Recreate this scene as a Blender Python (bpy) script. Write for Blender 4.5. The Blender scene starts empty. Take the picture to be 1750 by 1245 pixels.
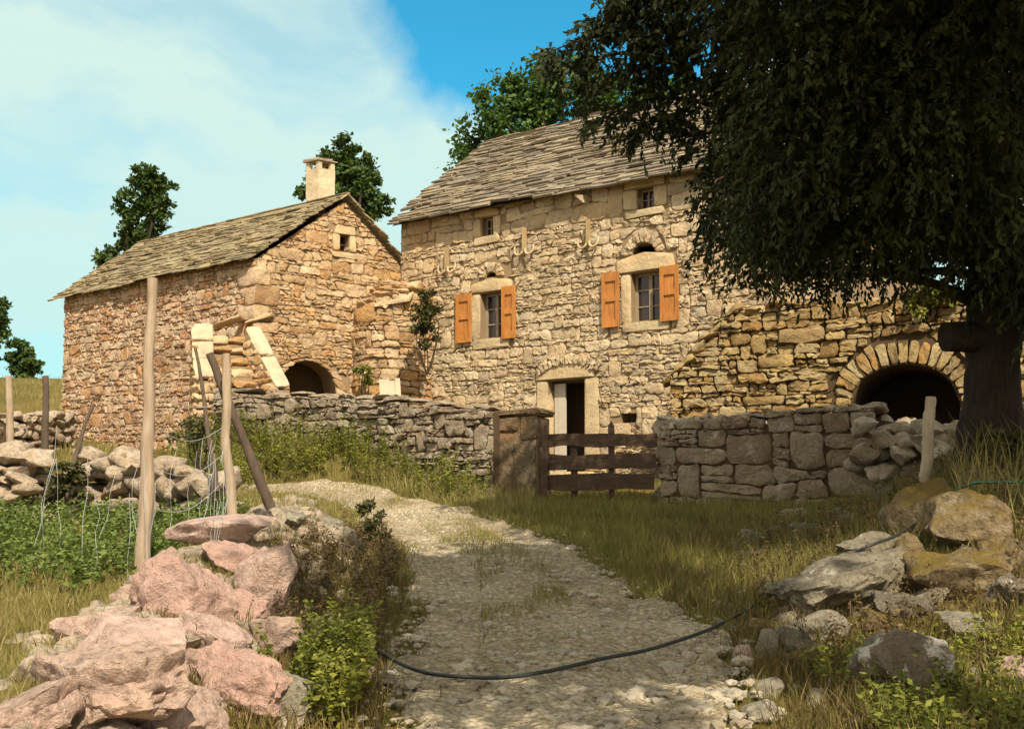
import bpy, math, random
import numpy as np
from mathutils import Vector, noise as mnoise

SEED = 11
random.seed(SEED)
RNG = np.random.default_rng(SEED)
scene = bpy.context.scene
COL = scene.collection
EYE = 1.65
F = 1900.0
PITCH = math.radians(4.0)
CX, CY = 875.0, 717.5
R = math.radians

# ------------------------------------------------------------------ geometry helpers
def ray(px, py):
    a = (px - CX) / F
    b = (CY - py) / F
    return np.array([a, math.cos(PITCH) - b * math.sin(PITCH), math.sin(PITCH) + b * math.cos(PITCH)])

def at(px, py, Y):
    d = ray(px, py)
    return np.array([0, 0, EYE]) + d * (Y / d[1])

def pxm(px, Y):            # a length in photo pixels -> metres at distance Y
    return px * Y / F

class Plane:
    """vertical wall plane: origin p0 (x,y), direction u (x,y); outward normal towards the viewer"""
    def __init__(s, p0, u):
        s.p = np.array(p0, float)
        s.u = np.array(u, float) / np.linalg.norm(u)
        s.n = np.array([s.u[1], -s.u[0]])
        if s.n @ s.p > 0:
            s.n = -s.n
    def loc(s, px, py):
        d = ray(px, py)
        k = (s.p @ s.n) / (d[:2] @ s.n)
        w = d * k
        return np.array([(w[:2] - s.p) @ s.u, w[2] + EYE])
    def pt(s, t, z, d=0.0):
        q = s.p + s.u * t + s.n * d
        return np.array([q[0], q[1], z])
    def pts(s, tzd):
        tzd = np.asarray(tzd, float)
        q = s.p[None] + tzd[:, :1] * s.u[None] + tzd[:, 2:3] * s.n[None]
        return np.column_stack([q, tzd[:, 1]])

class Cyl:
    def __init__(s, c, r, a0): s.c, s.r, s.a0 = np.array(c), r, a0
    def pts(s, tzd):
        tzd = np.asarray(tzd, float)
        a = s.a0 + tzd[:, 0] / s.r; rr = s.r + tzd[:, 2]
        return np.column_stack([s.c[0] + np.cos(a) * rr, s.c[1] + np.sin(a) * rr, tzd[:, 1]])
class Poly:
    def __init__(s, pl, off):
        s.pl = np.asarray(pl, float); s.off = off
        d = np.diff(s.pl, axis=0); s.seg = np.hypot(*d.T); s.cum = np.concatenate([[0], np.cumsum(s.seg)]); s.L = s.cum[-1]
        n = np.column_stack([d[:, 1], -d[:, 0]]) / s.seg[:, None]
        if n[0] @ s.pl[0] > 0: n = -n
        vn_ = np.vstack([n[:1], (n[1:] + n[:-1]) / 2, n[-1:]]); s.n = vn_ / np.linalg.norm(vn_, axis=1)[:, None]
    def pts(s, tzd):
        tzd = np.asarray(tzd, float); t = tzd[:, 0]
        xy = np.column_stack([np.interp(t, s.cum, s.pl[:, k]) for k in (0, 1)])
        nn = np.column_stack([np.interp(t, s.cum, s.n[:, k]) for k in (0, 1)])
        return np.column_stack([xy + nn * (tzd[:, 2:3] + s.off), tzd[:, 1]])

class Acc:
    def __init__(s):
        s.v, s.q, s.t, s.n = [], [], [], 0
    def add(s, v, quads=None, tris=None):
        v = np.asarray(v, float).reshape(-1, 3)
        s.v.append(v)
        if quads is not None and len(quads):
            s.q.append(np.asarray(quads, np.int64).reshape(-1, 4) + s.n)
        if tris is not None and len(tris):
            s.t.append(np.asarray(tris, np.int64).reshape(-1, 3) + s.n)
        s.n += len(v)
    def box(s, c, a, b, e, jit=0.0):
        """box with centre c and half-axis vectors a, b, e"""
        c, a, b, e = (np.asarray(k, float) for k in (c, a, b, e))
        v = []
        for i in (-1, 1):
            for j in (-1, 1):
                for k in (-1, 1):
                    v.append(c + a * i + b * j + e * k)
        v = np.array(v)
        if jit:
            v += RNG.normal(0, jit, v.shape)
        s.add(v, [(0, 1, 3, 2), (4, 6, 7, 5), (0, 4, 5, 1), (2, 3, 7, 6), (0, 2, 6, 4), (1, 5, 7, 3)])
    def pbox(s, P, t0, t1, z0, z1, d0, d1, jit=0.0):
        c = P.pt((t0 + t1) / 2, (z0 + z1) / 2, (d0 + d1) / 2)
        s.box(c, np.append(P.u * (t1 - t0) / 2, 0), (0, 0, (z1 - z0) / 2), np.append(P.n * (d1 - d0) / 2, 0), jit)
    def tube(s, pts, rad, seg=8, jit=0.0, cap=True):
        pts = np.asarray(pts, float)
        n = len(pts)
        rad = np.broadcast_to(np.asarray(rad, float), (n,))
        tan = np.gradient(pts, axis=0)
        tan /= np.linalg.norm(tan, axis=1)[:, None] + 1e-9
        ref = np.array([0.31, 0.17, 0.93]) if abs(tan[0][2]) < .8 else np.array([1.0, .1, 0])
        out = []
        ang = np.linspace(0, 2 * math.pi, seg, endpoint=False)
        x = np.cross(tan[0], ref); x /= np.linalg.norm(x)
        for i in range(n):
            x = x - tan[i] * (x @ tan[i]); x /= np.linalg.norm(x) + 1e-9
            y = np.cross(tan[i], x)
            rr = rad[i] * (1 + (RNG.normal(0, jit, seg) if jit else 0))
            out.append(pts[i] + np.outer(np.cos(ang) * rr, x) + np.outer(np.sin(ang) * rr, y))
        v = np.concatenate(out)
        q = []
        for i in range(n - 1):
            for k in range(seg):
                k2 = (k + 1) % seg
                q.append((i * seg + k, i * seg + k2, (i + 1) * seg + k2, (i + 1) * seg + k))
        tr = []
        if cap:
            v = np.vstack([v, pts[0], pts[-1]])
            for k in range(seg):
                k2 = (k + 1) % seg
                tr.append((n * seg, k2, k))
                tr.append((n * seg + 1, (n - 1) * seg + k, (n - 1) * seg + k2))
        s.add(v, q, tr)

WL = {}
def tag(o, label=None, cat=None, group=None, kind=None):
    if label: o['label'] = label
    if cat: o['category'] = cat
    if group: o['group'] = group
    if kind: o['kind'] = kind
    return o

def empty(name, loc, label, cat, group=None):
    o = bpy.data.objects.new(name, None)
    COL.objects.link(o)
    o.empty_display_size = .2
    o.location = loc
    WL[o.name] = np.array(loc, float)
    return tag(o, label, cat, group)

def build(acc, name, mat, parent=None, base=None, smooth=False, sharp=None):
    v = np.concatenate(acc.v)
    off = WL[parent.name] if parent is not None else (np.array(base, float) if base is not None else np.zeros(3))
    v = v - off
    q = np.concatenate(acc.q) if acc.q else np.zeros((0, 4), np.int64)
    t = np.concatenate(acc.t) if acc.t else np.zeros((0, 3), np.int64)
    me = bpy.data.meshes.new(name)
    me.vertices.add(len(v)); me.vertices.foreach_set('co', v.astype(np.float32).ravel())
    nl = q.size + t.size
    me.loops.add(nl); me.loops.foreach_set('vertex_index', np.concatenate([q.ravel(), t.ravel()]).astype(np.int32))
    me.polygons.add(len(q) + len(t))
    tot = np.concatenate([np.full(len(q), 4), np.full(len(t), 3)]).astype(np.int32)
    st = np.concatenate([[0], np.cumsum(tot)[:-1]]).astype(np.int32)
    me.polygons.foreach_set('loop_start', st)
    me.polygons.foreach_set('loop_total', tot)
    me.polygons.foreach_set('use_smooth', np.full(len(tot), bool(smooth)))
    me.update(calc_edges=True)
    me.validate()
    if smooth and sharp:
        me.set_sharp_from_angle(angle=R(sharp))
    me.materials.append(mat)
    o = bpy.data.objects.new(name, me)
    COL.objects.link(o)
    if parent is not None:
        o.parent = parent
        WL[o.name] = off
    else:
        o.location = off
        WL[o.name] = off
    return o

# ------------------------------------------------------------------ noise (numpy, 2-D value noise)
def _h(i, j, s):
    n = (i * 374761393 + j * 668265263 + s * 974634533) & 0xFFFFFFFF
    n = ((n ^ (n >> 13)) * 1274126177) & 0xFFFFFFFF
    return ((n ^ (n >> 16)) & 0xFFFF) / 65535.0
def vn(x, y, s=0):
    x = np.asarray(x, float); y = np.asarray(y, float)
    i = np.floor(x).astype(np.int64); j = np.floor(y).astype(np.int64)
    a = x - i; b = y - j
    a = a * a * (3 - 2 * a); b = b * b * (3 - 2 * b)
    return ((_h(i, j, s) * (1 - a) + _h(i + 1, j, s) * a) * (1 - b) + (_h(i, j + 1, s) * (1 - a) + _h(i + 1, j + 1, s) * a) * b) * 2 - 1
def ss(e0, e1, x):
    t = np.clip((np.asarray(x, float) - e0) / (e1 - e0), 0, 1)
    return t * t * (3 - 2 * t)

# ------------------------------------------------------------------ main planes and outlines
HOUSE = Plane((1.08, 21.6), (.817, -.577))
GABLE = Plane((-2.37, 24.2), (.81, .586))
SIDE = Plane((-5.17, 22.18), (.793, -.609))
TERR = Plane((2.69, 19.3), (.911, -.412))
WALL_L = np.array([at(919, 845, 17.0)[:2], at(832, 840, 17.35)[:2], at(660, 700, 18.9)[:2], at(520, 700, 19.8)[:2], at(375, 700, 20.3)[:2]])
WALL_LT = [at(919, 712, 17.0)[2], at(832, 700, 17.35)[2], at(660, 680, 18.9)[2], at(520, 674, 19.8)[2], at(375, 668, 20.3)[2]]

def seg_dist(x, y, pl):
    best = np.full(np.shape(x), 1e9)
    for (a, b) in zip(pl[:-1], pl[1:]):
        d = b - a
        t = np.clip(((x - a[0]) * d[0] + (y - a[1]) * d[1]) / (d @ d), 0, 1)
        best = np.minimum(best, np.hypot(x - a[0] - t * d[0], y - a[1] - t * d[1]))
    return best

def G(x, y):
    x = np.asarray(x, float); y = np.asarray(y, float)
    yy = np.maximum(y, -6)
    z = .095 * np.minimum(yy, 22) + .07 * np.maximum(yy - 22, 0) * (y < 60) + .07 * 38 * (y >= 60)
    z = z + 2.2 * ss(23, 38, y) * ss(1, -12, x)
    z = z + .45 * ss(-1, -4, x) * ss(20.2, 22.6, y) * (1 - ss(24, 40, y) * .3)
    z = z + .75 * np.exp(-(seg_dist(x, y, WALL_L) / .95) ** 2) * ss(-.6, -3.0, x)
    amp = np.interp(y, [0, 5, 6.5, 9, 12, 16, 22, 30], [.15, .15, .3, .6, 1.05, 1.1, .9, .6])
    xs = 1.5 + .42 * np.maximum(0, y - 9) - .3 * np.maximum(0, y - 16.5)
    z = z + amp * ss(0, 3.0, x - xs)
    xc = -1.85 - .06 * (y - 5)
    m = ss(12.6, 11.0, y) * ss(1, 3, y)
    z = z + m * (.34 * np.exp(-((x - xc - .1) / .55) ** 2) + .22 * ss(-1.5, -2.3, x))
    z = z + .035 * vn(x * .9, y * .9, 3) + .012 * vn(x * 4, y * 4, 5) + .12 * vn(x * .15, y * .15, 9) * ss(18, 40, np.hypot(x, y))
    return z

PATH = [(-3, -.7, 1.25), (0, -.65, 1.25), (3.5, -.65, 1.2), (5.5, -.66, 1.22), (7.3, -.85, 1.42), (9.5, -.9, 1.12), (11.3, -1.12, .78), (13, -1.6, .42), (14.2, -1.95, .08), (15.4, -2.3, -.55),
        (16.4, -2.7, -1.25), (17.4, -3.3, -2.2), (18.2, -4.4, -3.3), (18.6, -5.8, -4.7), (18.8, -7.6, -6.5)]
PY = np.array([p[0] for p in PATH]); PLx = np.array([p[1] for p in PATH]); PRx = np.array([p[2] for p in PATH])
def path_u(x, y):          # 0..1 across the track, outside <0 or >1
    l = np.interp(y, PY, PLx); r = np.interp(y, PY, PRx)
    return (x - l) / (r - l)

# ------------------------------------------------------------------ materials
def nt(name):
    m = bpy.data.materials.new(name); m.use_nodes = True
    t = m.node_tree
    for n in list(t.nodes): t.nodes.remove(n)
    return m, t, t.nodes, t.links
class N:
    def __init__(s, t): s.t = t; s.n = t.nodes; s.l = t.links
    def new(s, ty, **kw):
        n = s.n.new(ty)
        for k, v in kw.items():
            if k.startswith('i_'): n.inputs[k[2:].replace('_', ' ')].default_value = v
            else: setattr(n, k, v)
        return n
    def link(s, a, b): s.l.new(a, b)
    def noise(s, vec, scale, detail=4, rough=.6, dist=0):
        n = s.new('ShaderNodeTexNoise'); n.inputs['Scale'].default_value = scale; n.inputs['Detail'].default_value = detail
        n.inputs['Roughness'].default_value = rough; n.inputs['Distortion'].default_value = dist
        if vec is not None: s.link(vec, n.inputs['Vector'])
        return n.outputs['Fac']
    def ramp(s, fac, stops, interp='LINEAR'):
        n = s.new('ShaderNodeValToRGB'); r = n.color_ramp; r.interpolation = interp
        while len(r.elements) > len(stops): r.elements.remove(r.elements[-1])
        while len(r.elements) < len(stops): r.elements.new(1.0)
        for e, (p, c) in zip(r.elements, stops):
            e.position = p; e.color = (c if not isinstance(c, (int, float)) else (c, c, c)) + ((1,) if not isinstance(c, (int, float)) else ()) if not isinstance(c, (int, float)) else (c, c, c, 1)
        s.link(fac, n.inputs[0])
        return n.outputs[0]
    def mix(s, fac, a, b, mode='MIX'):
        n = s.new('ShaderNodeMix'); n.data_type = 'RGBA'; n.blend_type = mode
        for sock, v in ((n.inputs[0], fac), (n.inputs[6], a), (n.inputs[7], b)):
            if isinstance(v, (int, float)): sock.default_value = v
            elif isinstance(v, tuple): sock.default_value = v + (1,) if len(v) == 3 else v
            else: s.link(v, sock)
        return n.outputs[2]
    def math(s, op, a, b=0.0, c=None, clamp=False):
        n = s.new('ShaderNodeMath'); n.operation = op; n.use_clamp = clamp
        for k, v in enumerate((a, b, c)):
            if v is None: continue
            if isinstance(v, (int, float)): n.inputs[k].default_value = v
            else: s.link(v, n.inputs[k])
        return n.outputs[0]
    def bump(s, h, strength=.5, dist=.02, normal=None):
        n = s.new('ShaderNodeBump'); n.inputs['Strength'].default_value = strength; n.inputs['Distance'].default_value = dist
        s.link(h, n.inputs['Height'])
        if normal is not None: s.link(normal, n.inputs['Normal'])
        return n.outputs[0]

def finish(m, k, col, rough=.9, normal=None, spec=.2, trans=0):
    b = k.new('ShaderNodeBsdfPrincipled')
    if isinstance(col, tuple): b.inputs['Base Color'].default_value = col + (1,)
    else: k.link(col, b.inputs['Base Color'])
    b.inputs['Roughness'].default_value = rough
    b.inputs['Specular IOR Level'].default_value = spec
    if normal is not None: k.link(normal, b.inputs['Normal'])
    o = k.new('ShaderNodeOutputMaterial')
    if trans:
        tr = k.new('ShaderNodeBsdfTranslucent')
        if isinstance(col, tuple): tr.inputs[0].default_value = col + (1,)
        else: k.link(col, tr.inputs[0])
        mx = k.new('ShaderNodeMixShader'); mx.inputs[0].default_value = trans
        k.link(b.outputs[0], mx.inputs[1]); k.link(tr.outputs[0], mx.inputs[2]); k.link(mx.outputs[0], o.inputs[0])
    else:
        k.link(b.outputs[0], o.inputs[0])
    return m

def stone_mat(name, tones, stain=(.36, .16, .05), stain_amt=.5, lichen=.35, lichen_col=(.5, .47, .38), dark=.5, bump=.6, sc=1.0, moss=None, lth=.56):
    m, t, _, _ = nt(name); k = N(t)
    tc = k.new('ShaderNodeTexCoord').outputs['Object']
    geo = k.new('ShaderNodeNewGeometry')
    rnd = geo.outputs['Random Per Island']
    st = [(i / (len(tones) - 1), c) for i, c in enumerate(tones)]
    col = k.ramp(rnd, st)
    n1 = k.noise(tc, 2.2 * sc, 5, .65)
    col = k.mix(.55, col, k.ramp(n1, [(.3, (.45, .42, .38)), (.7, (1.25, 1.2, 1.1))]), 'MULTIPLY')
    n2 = k.noise(tc, 17 * sc, 6, .7)
    col = k.mix(dark, col, k.ramp(n2, [(.32, (.3, .27, .23)), (.5, (.9, .9, .9)), (.7, (1.2, 1.17, 1.1))]), 'MULTIPLY')
    s1 = k.ramp(k.noise(tc, .75 * sc, 3, .6), [(.52, 0.0), (.66, 1.0)])
    s1 = k.math('MULTIPLY', s1, k.ramp(k.noise(tc, 6 * sc, 4, .7), [(.35, 0.0), (.65, 1.0)]))
    col = k.mix(k.math('MULTIPLY', s1, stain_amt), col, stain)
    l1 = k.ramp(k.noise(tc, 5.5 * sc, 6, .75, .4), [(lth, 0.0), (lth + .06, 1.0)])
    col = k.mix(k.math('MULTIPLY', l1, lichen), col, lichen_col)
    d1 = k.ramp(k.noise(tc, 9 * sc, 6, .8, .6), [(.62, 0.0), (.7, 1.0)])
    col = k.mix(k.math('MULTIPLY', d1, dark), col, (.1, .08, .06))
    if moss:
        up = k.new('ShaderNodeSeparateXYZ'); k.link(geo.outputs['Normal'], up.inputs[0])
        mm = k.math('MULTIPLY', k.ramp(up.outputs[2], [(.35, 0.0), (.75, 1.0)]), k.ramp(k.noise(tc, 4, 5, .7), [(.36, 0.0), (.5, 1.0)]))
        col = k.mix(mm, col, k.mix(k.noise(tc, 30, 3), moss, tuple(c * .4 for c in moss)))
    h = k.math('ADD', k.math('MULTIPLY', n2, 1.3), k.math('MULTIPLY', k.noise(tc, 60 * sc, 4, .75), .45))
    h = k.math('ADD', h, k.math('MULTIPLY', k.noise(tc, 7 * sc, 3, .6), 1.2))
    nrm = k.bump(h, min(1, bump * 1.5), .05 / sc)
    return finish(m, k, col, .92, nrm, .15)

M = {}
M['house_stone'] = stone_mat('house_stone', [(.58, .44, .265), (.68, .535, .345), (.60, .48, .32), (.74, .605, .41), (.48, .385, .26), (.65, .50, .32), (.55, .47, .36)], stain_amt=.3, lichen=.2, dark=.38, lichen_col=(.62, .56, .44), bump=.5)
M['barn_stone'] = stone_mat('barn_stone', [(.56, .37, .21), (.64, .45, .27), (.58, .43, .27), (.70, .53, .34), (.42, .27, .145), (.58, .35, .15)], stain=(.5, .23, .06), stain_amt=.5, lichen=.15, dark=.38, bump=.5)
M['side_stone'] = stone_mat('side_stone', [(.55, .37, .245), (.64, .47, .33), (.58, .43, .30), (.67, .53, .38), (.42, .25, .15), (.56, .32, .16), (.6, .47, .33)], stain=(.45, .19, .07), stain_amt=.5, lichen=.2, dark=.4, bump=.5)
M['terrace_stone'] = stone_mat('terrace_stone', [(.40, .28, .12), (.52, .38, .18), (.46, .36, .2), (.60, .48, .26), (.30, .20, .09), (.5, .31, .12)], stain=(.36, .17, .04), stain_amt=.55, lichen=.25, dark=.45, bump=.55)
M['dressed'] = stone_mat('dressed', [(.56, .43, .24), (.62, .48, .29), (.55, .45, .29)], stain=(.5, .26, .07), stain_amt=.55, lichen=.12, dark=.25, bump=.3)
M['pale_slab'] = stone_mat('pale_slab', [(.60, .49, .34), (.68, .56, .40), (.64, .53, .37)], stain_amt=.3, lichen=.2, dark=.35, bump=.5)
M['render'] = stone_mat('render', [(.62, .52, .36), (.66, .55, .38)], stain_amt=.3, lichen=.1, dark=.25, bump=.3)
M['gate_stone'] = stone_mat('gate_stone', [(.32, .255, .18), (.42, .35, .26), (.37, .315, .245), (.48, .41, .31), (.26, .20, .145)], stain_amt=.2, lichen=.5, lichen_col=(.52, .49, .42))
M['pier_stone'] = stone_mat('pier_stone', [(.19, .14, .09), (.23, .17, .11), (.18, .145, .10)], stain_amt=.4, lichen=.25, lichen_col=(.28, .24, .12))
M['garden_stone'] = stone_mat('garden_stone', [(.50, .40, .30), (.58, .48, .37), (.46, .38, .30), (.60, .50, .40)], stain=(.4, .22, .09), stain_amt=.3, lichen=.4, lichen_col=(.66, .6, .5), dark=.9)
M['rock_warm'] = stone_mat('rock_warm', [(.66, .46, .38), (.72, .52, .44), (.62, .46, .38)], stain=(.52, .26, .1), stain_amt=.5, lichen=.4, lichen_col=(.72, .6, .5), dark=.75, bump=.8)
M['rock_pink'] = stone_mat('rock_pink', [(.66, .43, .36), (.72, .49, .42)], stain=(.55, .28, .16), stain_amt=.4, lichen=.35, lichen_col=(.7, .55, .45), dark=.4, bump=.8)
M['rock_pale'] = stone_mat('rock_pale', [(.74, .52, .46), (.78, .57, .50)], stain_amt=.15, lichen=.25, lichen_col=(.78, .66, .56), dark=.5, bump=.7)
M['rock_grey'] = stone_mat('rock_grey', [(.36, .32, .24), (.42, .38, .3)], stain=(.3, .2, .08), stain_amt=.4, lichen=.7, lichen_col=(.58, .55, .45), dark=.7, bump=.9)
M['rock_lichen'] = stone_mat('rock_lichen', [(.27, .22, .17), (.32, .27, .2)], stain_amt=.2, lichen=1.0, lichen_col=(.72, .67, .56), dark=.6, bump=.9, sc=.6, lth=.5)
M['rock_moss'] = stone_mat('rock_moss', [(.28, .21, .12), (.34, .26, .15)], stain=(.38, .2, .05), stain_amt=.8, lichen=.35, dark=.95, bump=.9, moss=(.30, .21, .055))
M['slate'] = stone_mat('slate', [(.24, .20, .145), (.33, .28, .21), (.21, .185, .15), (.40, .34, .255), (.28, .23, .165), (.17, .145, .115)], stain=(.33, .24, .12), stain_amt=.4, lichen=.35, lichen_col=(.42, .38, .29), dark=.5, bump=.4)
M['barn_slate'] = stone_mat('barn_slate', [(.27, .22, .13), (.36, .30, .19), (.24, .20, .135), (.42, .35, .22), (.3, .24, .14)], stain=(.35, .24, .10), stain_amt=.4, lichen=.35, lichen_col=(.45, .40, .28), dark=.5, bump=.4)
M['pebble'] = stone_mat('pebble', [(.34, .29, .21), (.46, .41, .32), (.40, .37, .31), (.55, .49, .39), (.28, .23, .16)], stain_amt=.1, lichen=.1, dark=.4, bump=.4, sc=2)

def wood_mat(name, a, b, rough=.85, scale=(14, 14, 1.2), spec=.2):
    m, t, _, _ = nt(name); k = N(t)
    tc = k.new('ShaderNodeTexCoord').outputs['Object']
    mp = k.new('ShaderNodeMapping'); mp.inputs['Scale'].default_value = scale; k.link(tc, mp.inputs[0])
    n1 = k.noise(mp.outputs[0], 3, 6, .7, .3)
    n2 = k.noise(tc, 3, 3, .6)
    rnd = k.new('ShaderNodeNewGeometry').outputs['Random Per Island']
    col = k.ramp(n1, [(.3, a), (.7, b)])
    col = k.mix(.5, col, k.ramp(n2, [(.3, (.6, .6, .6)), (.7, (1.15, 1.15, 1.15))]), 'MULTIPLY')
    col = k.mix(.3, col, k.ramp(rnd, [(0, (.7, .7, .7)), (1, (1.15, 1.15, 1.15))]), 'MULTIPLY')
    return finish(m, k, col, rough, k.bump(n1, .4, .01), spec)
M['shutter'] = wood_mat('shutter', (.30, .10, .02), (.62, .27, .065), .55, spec=.35)
M['frame_wood'] = wood_mat('frame_wood', (.26, .2, .12), (.4, .33, .22), .7)
M['gate_wood'] = wood_mat('gate_wood', (.05, .032, .022), (.12, .078, .052), .9, (1.5, 1.5, 14))
M['pole_wood'] = wood_mat('pole_wood', (.28, .2, .13), (.46, .36, .26), .9)
M['dark_pole'] = wood_mat('dark_pole', (.07, .05, .035), (.14, .1, .07), .9)
M['plank_grey'] = wood_mat('plank_grey', (.38, .30, .2), (.55, .45, .32), .9)
M['hook_wood'] = wood_mat('hook_wood', (.36, .24, .11), (.5, .36, .19), .8)
M['bark'] = wood_mat('bark', (.018, .013, .009), (.05, .036, .024), .95, (9, 9, 1.6))
M['twig'] = wood_mat('twig', (.03, .02, .013), (.07, .05, .03), .95)

def plain(name, c, rough=.8, spec=.2):
    m, t, _, _ = nt(name); k = N(t)
    tc = k.new('ShaderNodeTexCoord').outputs['Object']
    col = k.mix(k.noise(tc, 8, 4, .6), tuple(x * .75 for x in c), tuple(min(1, x * 1.2) for x in c))
    return finish(m, k, col, rough, None, spec)
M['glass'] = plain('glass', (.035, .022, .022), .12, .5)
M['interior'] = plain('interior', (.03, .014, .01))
M['mortar'] = plain('mortar', (.27, .19, .11), .95)
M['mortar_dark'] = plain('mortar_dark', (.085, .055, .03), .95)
M['earth'] = plain('earth', (.1, .07, .04), .95)
M['door_paint'] = plain('door_paint', (.5, .44, .36), .6)
M['hose'] = plain('hose', (.022, .026, .024), .45, .4)
M['hose_green'] = plain('hose_green', (.03, .1, .05), .45, .4)
M['wire'] = plain('wire', (.42, .44, .44), .6)

def leaf_mat(name, stops, trans=.3, rough=.6, spec=.25):
    m, t, _, _ = nt(name); k = N(t)
    rnd = k.new('ShaderNodeNewGeometry').outputs['Random Per Island']
    tc = k.new('ShaderNodeTexCoord').outputs['Object']
    n = k.noise(tc, 1.6, 3, .6)
    f = k.math('ADD', k.math('MULTIPLY', rnd, .55), k.math('SUBTRACT', k.math('MULTIPLY', n, 1.1), .3), clamp=True)
    col = k.ramp(f, stops)
    return finish(m, k, col, rough, None, spec, trans)
M['big_leaf'] = leaf_mat('big_leaf', [(0, (.016, .019, .006)), (.5, (.033, .040, .011)), (1, (.09, .10, .024))], .24)
M['green_leaf'] = leaf_mat('green_leaf', [(0, (.03, .06, .012)), (.5, (.06, .115, .02)), (1, (.12, .19, .035))], .3)
M['deep_leaf'] = leaf_mat('deep_leaf', [(0, (.03, .05, .014)), (.5, (.055, .095, .02)), (1, (.11, .16, .035))], .25)
M['garden_leaf'] = leaf_mat('garden_leaf', [(0, (.05, .075, .015)), (.5, (.12, .17, .03)), (1, (.28, .32, .09))], .3)
M['weed_leaf'] = leaf_mat('weed_leaf', [(0, (.07, .085, .014)), (.5, (.17, .185, .03)), (1, (.36, .34, .06))], .3)
M['shrub_leaf'] = leaf_mat('shrub_leaf', [(0, (.03, .035, .012)), (.5, (.07, .07, .02)), (1, (.14, .12, .04))], .25)
M['brush_leaf'] = leaf_mat('brush_leaf', [(0, (.06, .035, .018)), (.5, (.12, .08, .035)), (1, (.24, .17, .07))], .25)
M['grass'] = leaf_mat('grass', [(0, (.07, .075, .018)), (.4, (.15, .15, .035)), (.75, (.28, .24, .065)), (1, (.46, .37, .13))], .3)
M['dry_grass'] = leaf_mat('dry_grass', [(0, (.11, .105, .03)), (.5, (.25, .215, .065)), (1, (.45, .37, .16))], .3)
M['dark_grass'] = leaf_mat('dark_grass', [(0, (.06, .042, .016)), (.45, (.13, .095, .032)), (.8, (.24, .18, .06)), (1, (.42, .33, .12))], .25)

def ground_mat():
    m, t, _, _ = nt('ground'); k = N(t)
    tc = k.new('ShaderNodeTexCoord').outputs['Object']
    n1 = k.noise(tc, .6, 5, .65); n2 = k.noise(tc, 9, 6, .7); n3 = k.noise(tc, 45, 4, .7)
    col = k.ramp(n1, [(.3, (.10, .085, .025)), (.55, (.17, .13, .04)), (.75, (.24, .18, .07))])
    col = k.mix(.6, col, k.ramp(n2, [(.3, (.35, .33, .28)), (.7, (1.3, 1.25, 1.1))]), 'MULTIPLY')
    sp = k.ramp(n3, [(.66, 0.0), (.74, 1.0)])
    col = k.mix(k.math('MULTIPLY', sp, .5), col, (.4, .34, .24))
    return finish(m, k, col, .95, k.bump(k.math('ADD', n2, n3), .8, .03), .1)
def path_mat():
    m, t, _, _ = nt('track'); k = N(t)
    tc = k.new('ShaderNodeTexCoord').outputs['Object']
    n1 = k.noise(tc, 1.1, 5, .65); n2 = k.noise(tc, 14, 6, .7)
    v = k.new('ShaderNodeTexVoronoi'); v.inputs['Scale'].default_value = 26; k.link(tc, v.inputs['Vector'])
    v2 = k.new('ShaderNodeTexVoronoi'); v2.inputs['Scale'].default_value = 60; k.link(tc, v2.inputs['Vector'])
    col = k.ramp(n1, [(.3, (.34, .28, .19)), (.5, (.48, .41, .29)), (.72, (.60, .53, .39))])
    col = k.mix(.55, col, k.ramp(n2, [(.3, (.4, .37, .32)), (.7, (1.3, 1.27, 1.2))]), 'MULTIPLY')
    rgb = k.new('ShaderNodeSeparateColor'); k.link(v.outputs['Color'], rgb.inputs[0])
    col = k.mix(.45, col, k.ramp(rgb.outputs[0], [(0, (.5, .46, .4)), (1, (1.35, 1.3, 1.25))]), 'MULTIPLY')
    ed = k.ramp(v.outputs['Distance'], [(.3, 0.0), (.65, 1.0)])
    col = k.mix(k.math('MULTIPLY', ed, .5), col, (.17, .125, .075))
    h = k.math('ADD', k.math('MULTIPLY', v.outputs['Distance'], -1.2), k.math('ADD', k.math('MULTIPLY', v2.outputs['Distance'], -.5), k.math('MULTIPLY', n2, .8)))
    return finish(m, k, col, .95, k.bump(h, .9, .03), .1)
M['ground'] = ground_mat(); M['track'] = path_mat()

# ------------------------------------------------------------------ ground and track
def make_ground():
    xs = np.unique(np.concatenate([np.linspace(-160, -14, 30), np.linspace(-14, 12, 240), np.linspace(12, 160, 30)]))
    ys = np.unique(np.concatenate([np.linspace(-60, 2, 24), np.linspace(2, 26, 230), np.linspace(26, 60, 50), np.linspace(60, 400, 20)]))
    X, Y = np.meshgrid(xs, ys)
    Z = G(X, Y)
    nx, ny = len(xs), len(ys)
    i = np.arange(nx * ny).reshape(ny, nx)
    q = np.stack([i[:-1, :-1], i[:-1, 1:], i[1:, 1:], i[1:, :-1]], -1).reshape(-1, 4)
    a = Acc(); a.add(np.stack([X, Y, Z], -1).reshape(-1, 3), q)
    o = build(a, 'ground', M['ground'], smooth=True)
    tag(o, 'sloping dry meadow ground around the farm', 'ground', kind='structure')
make_ground()

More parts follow.
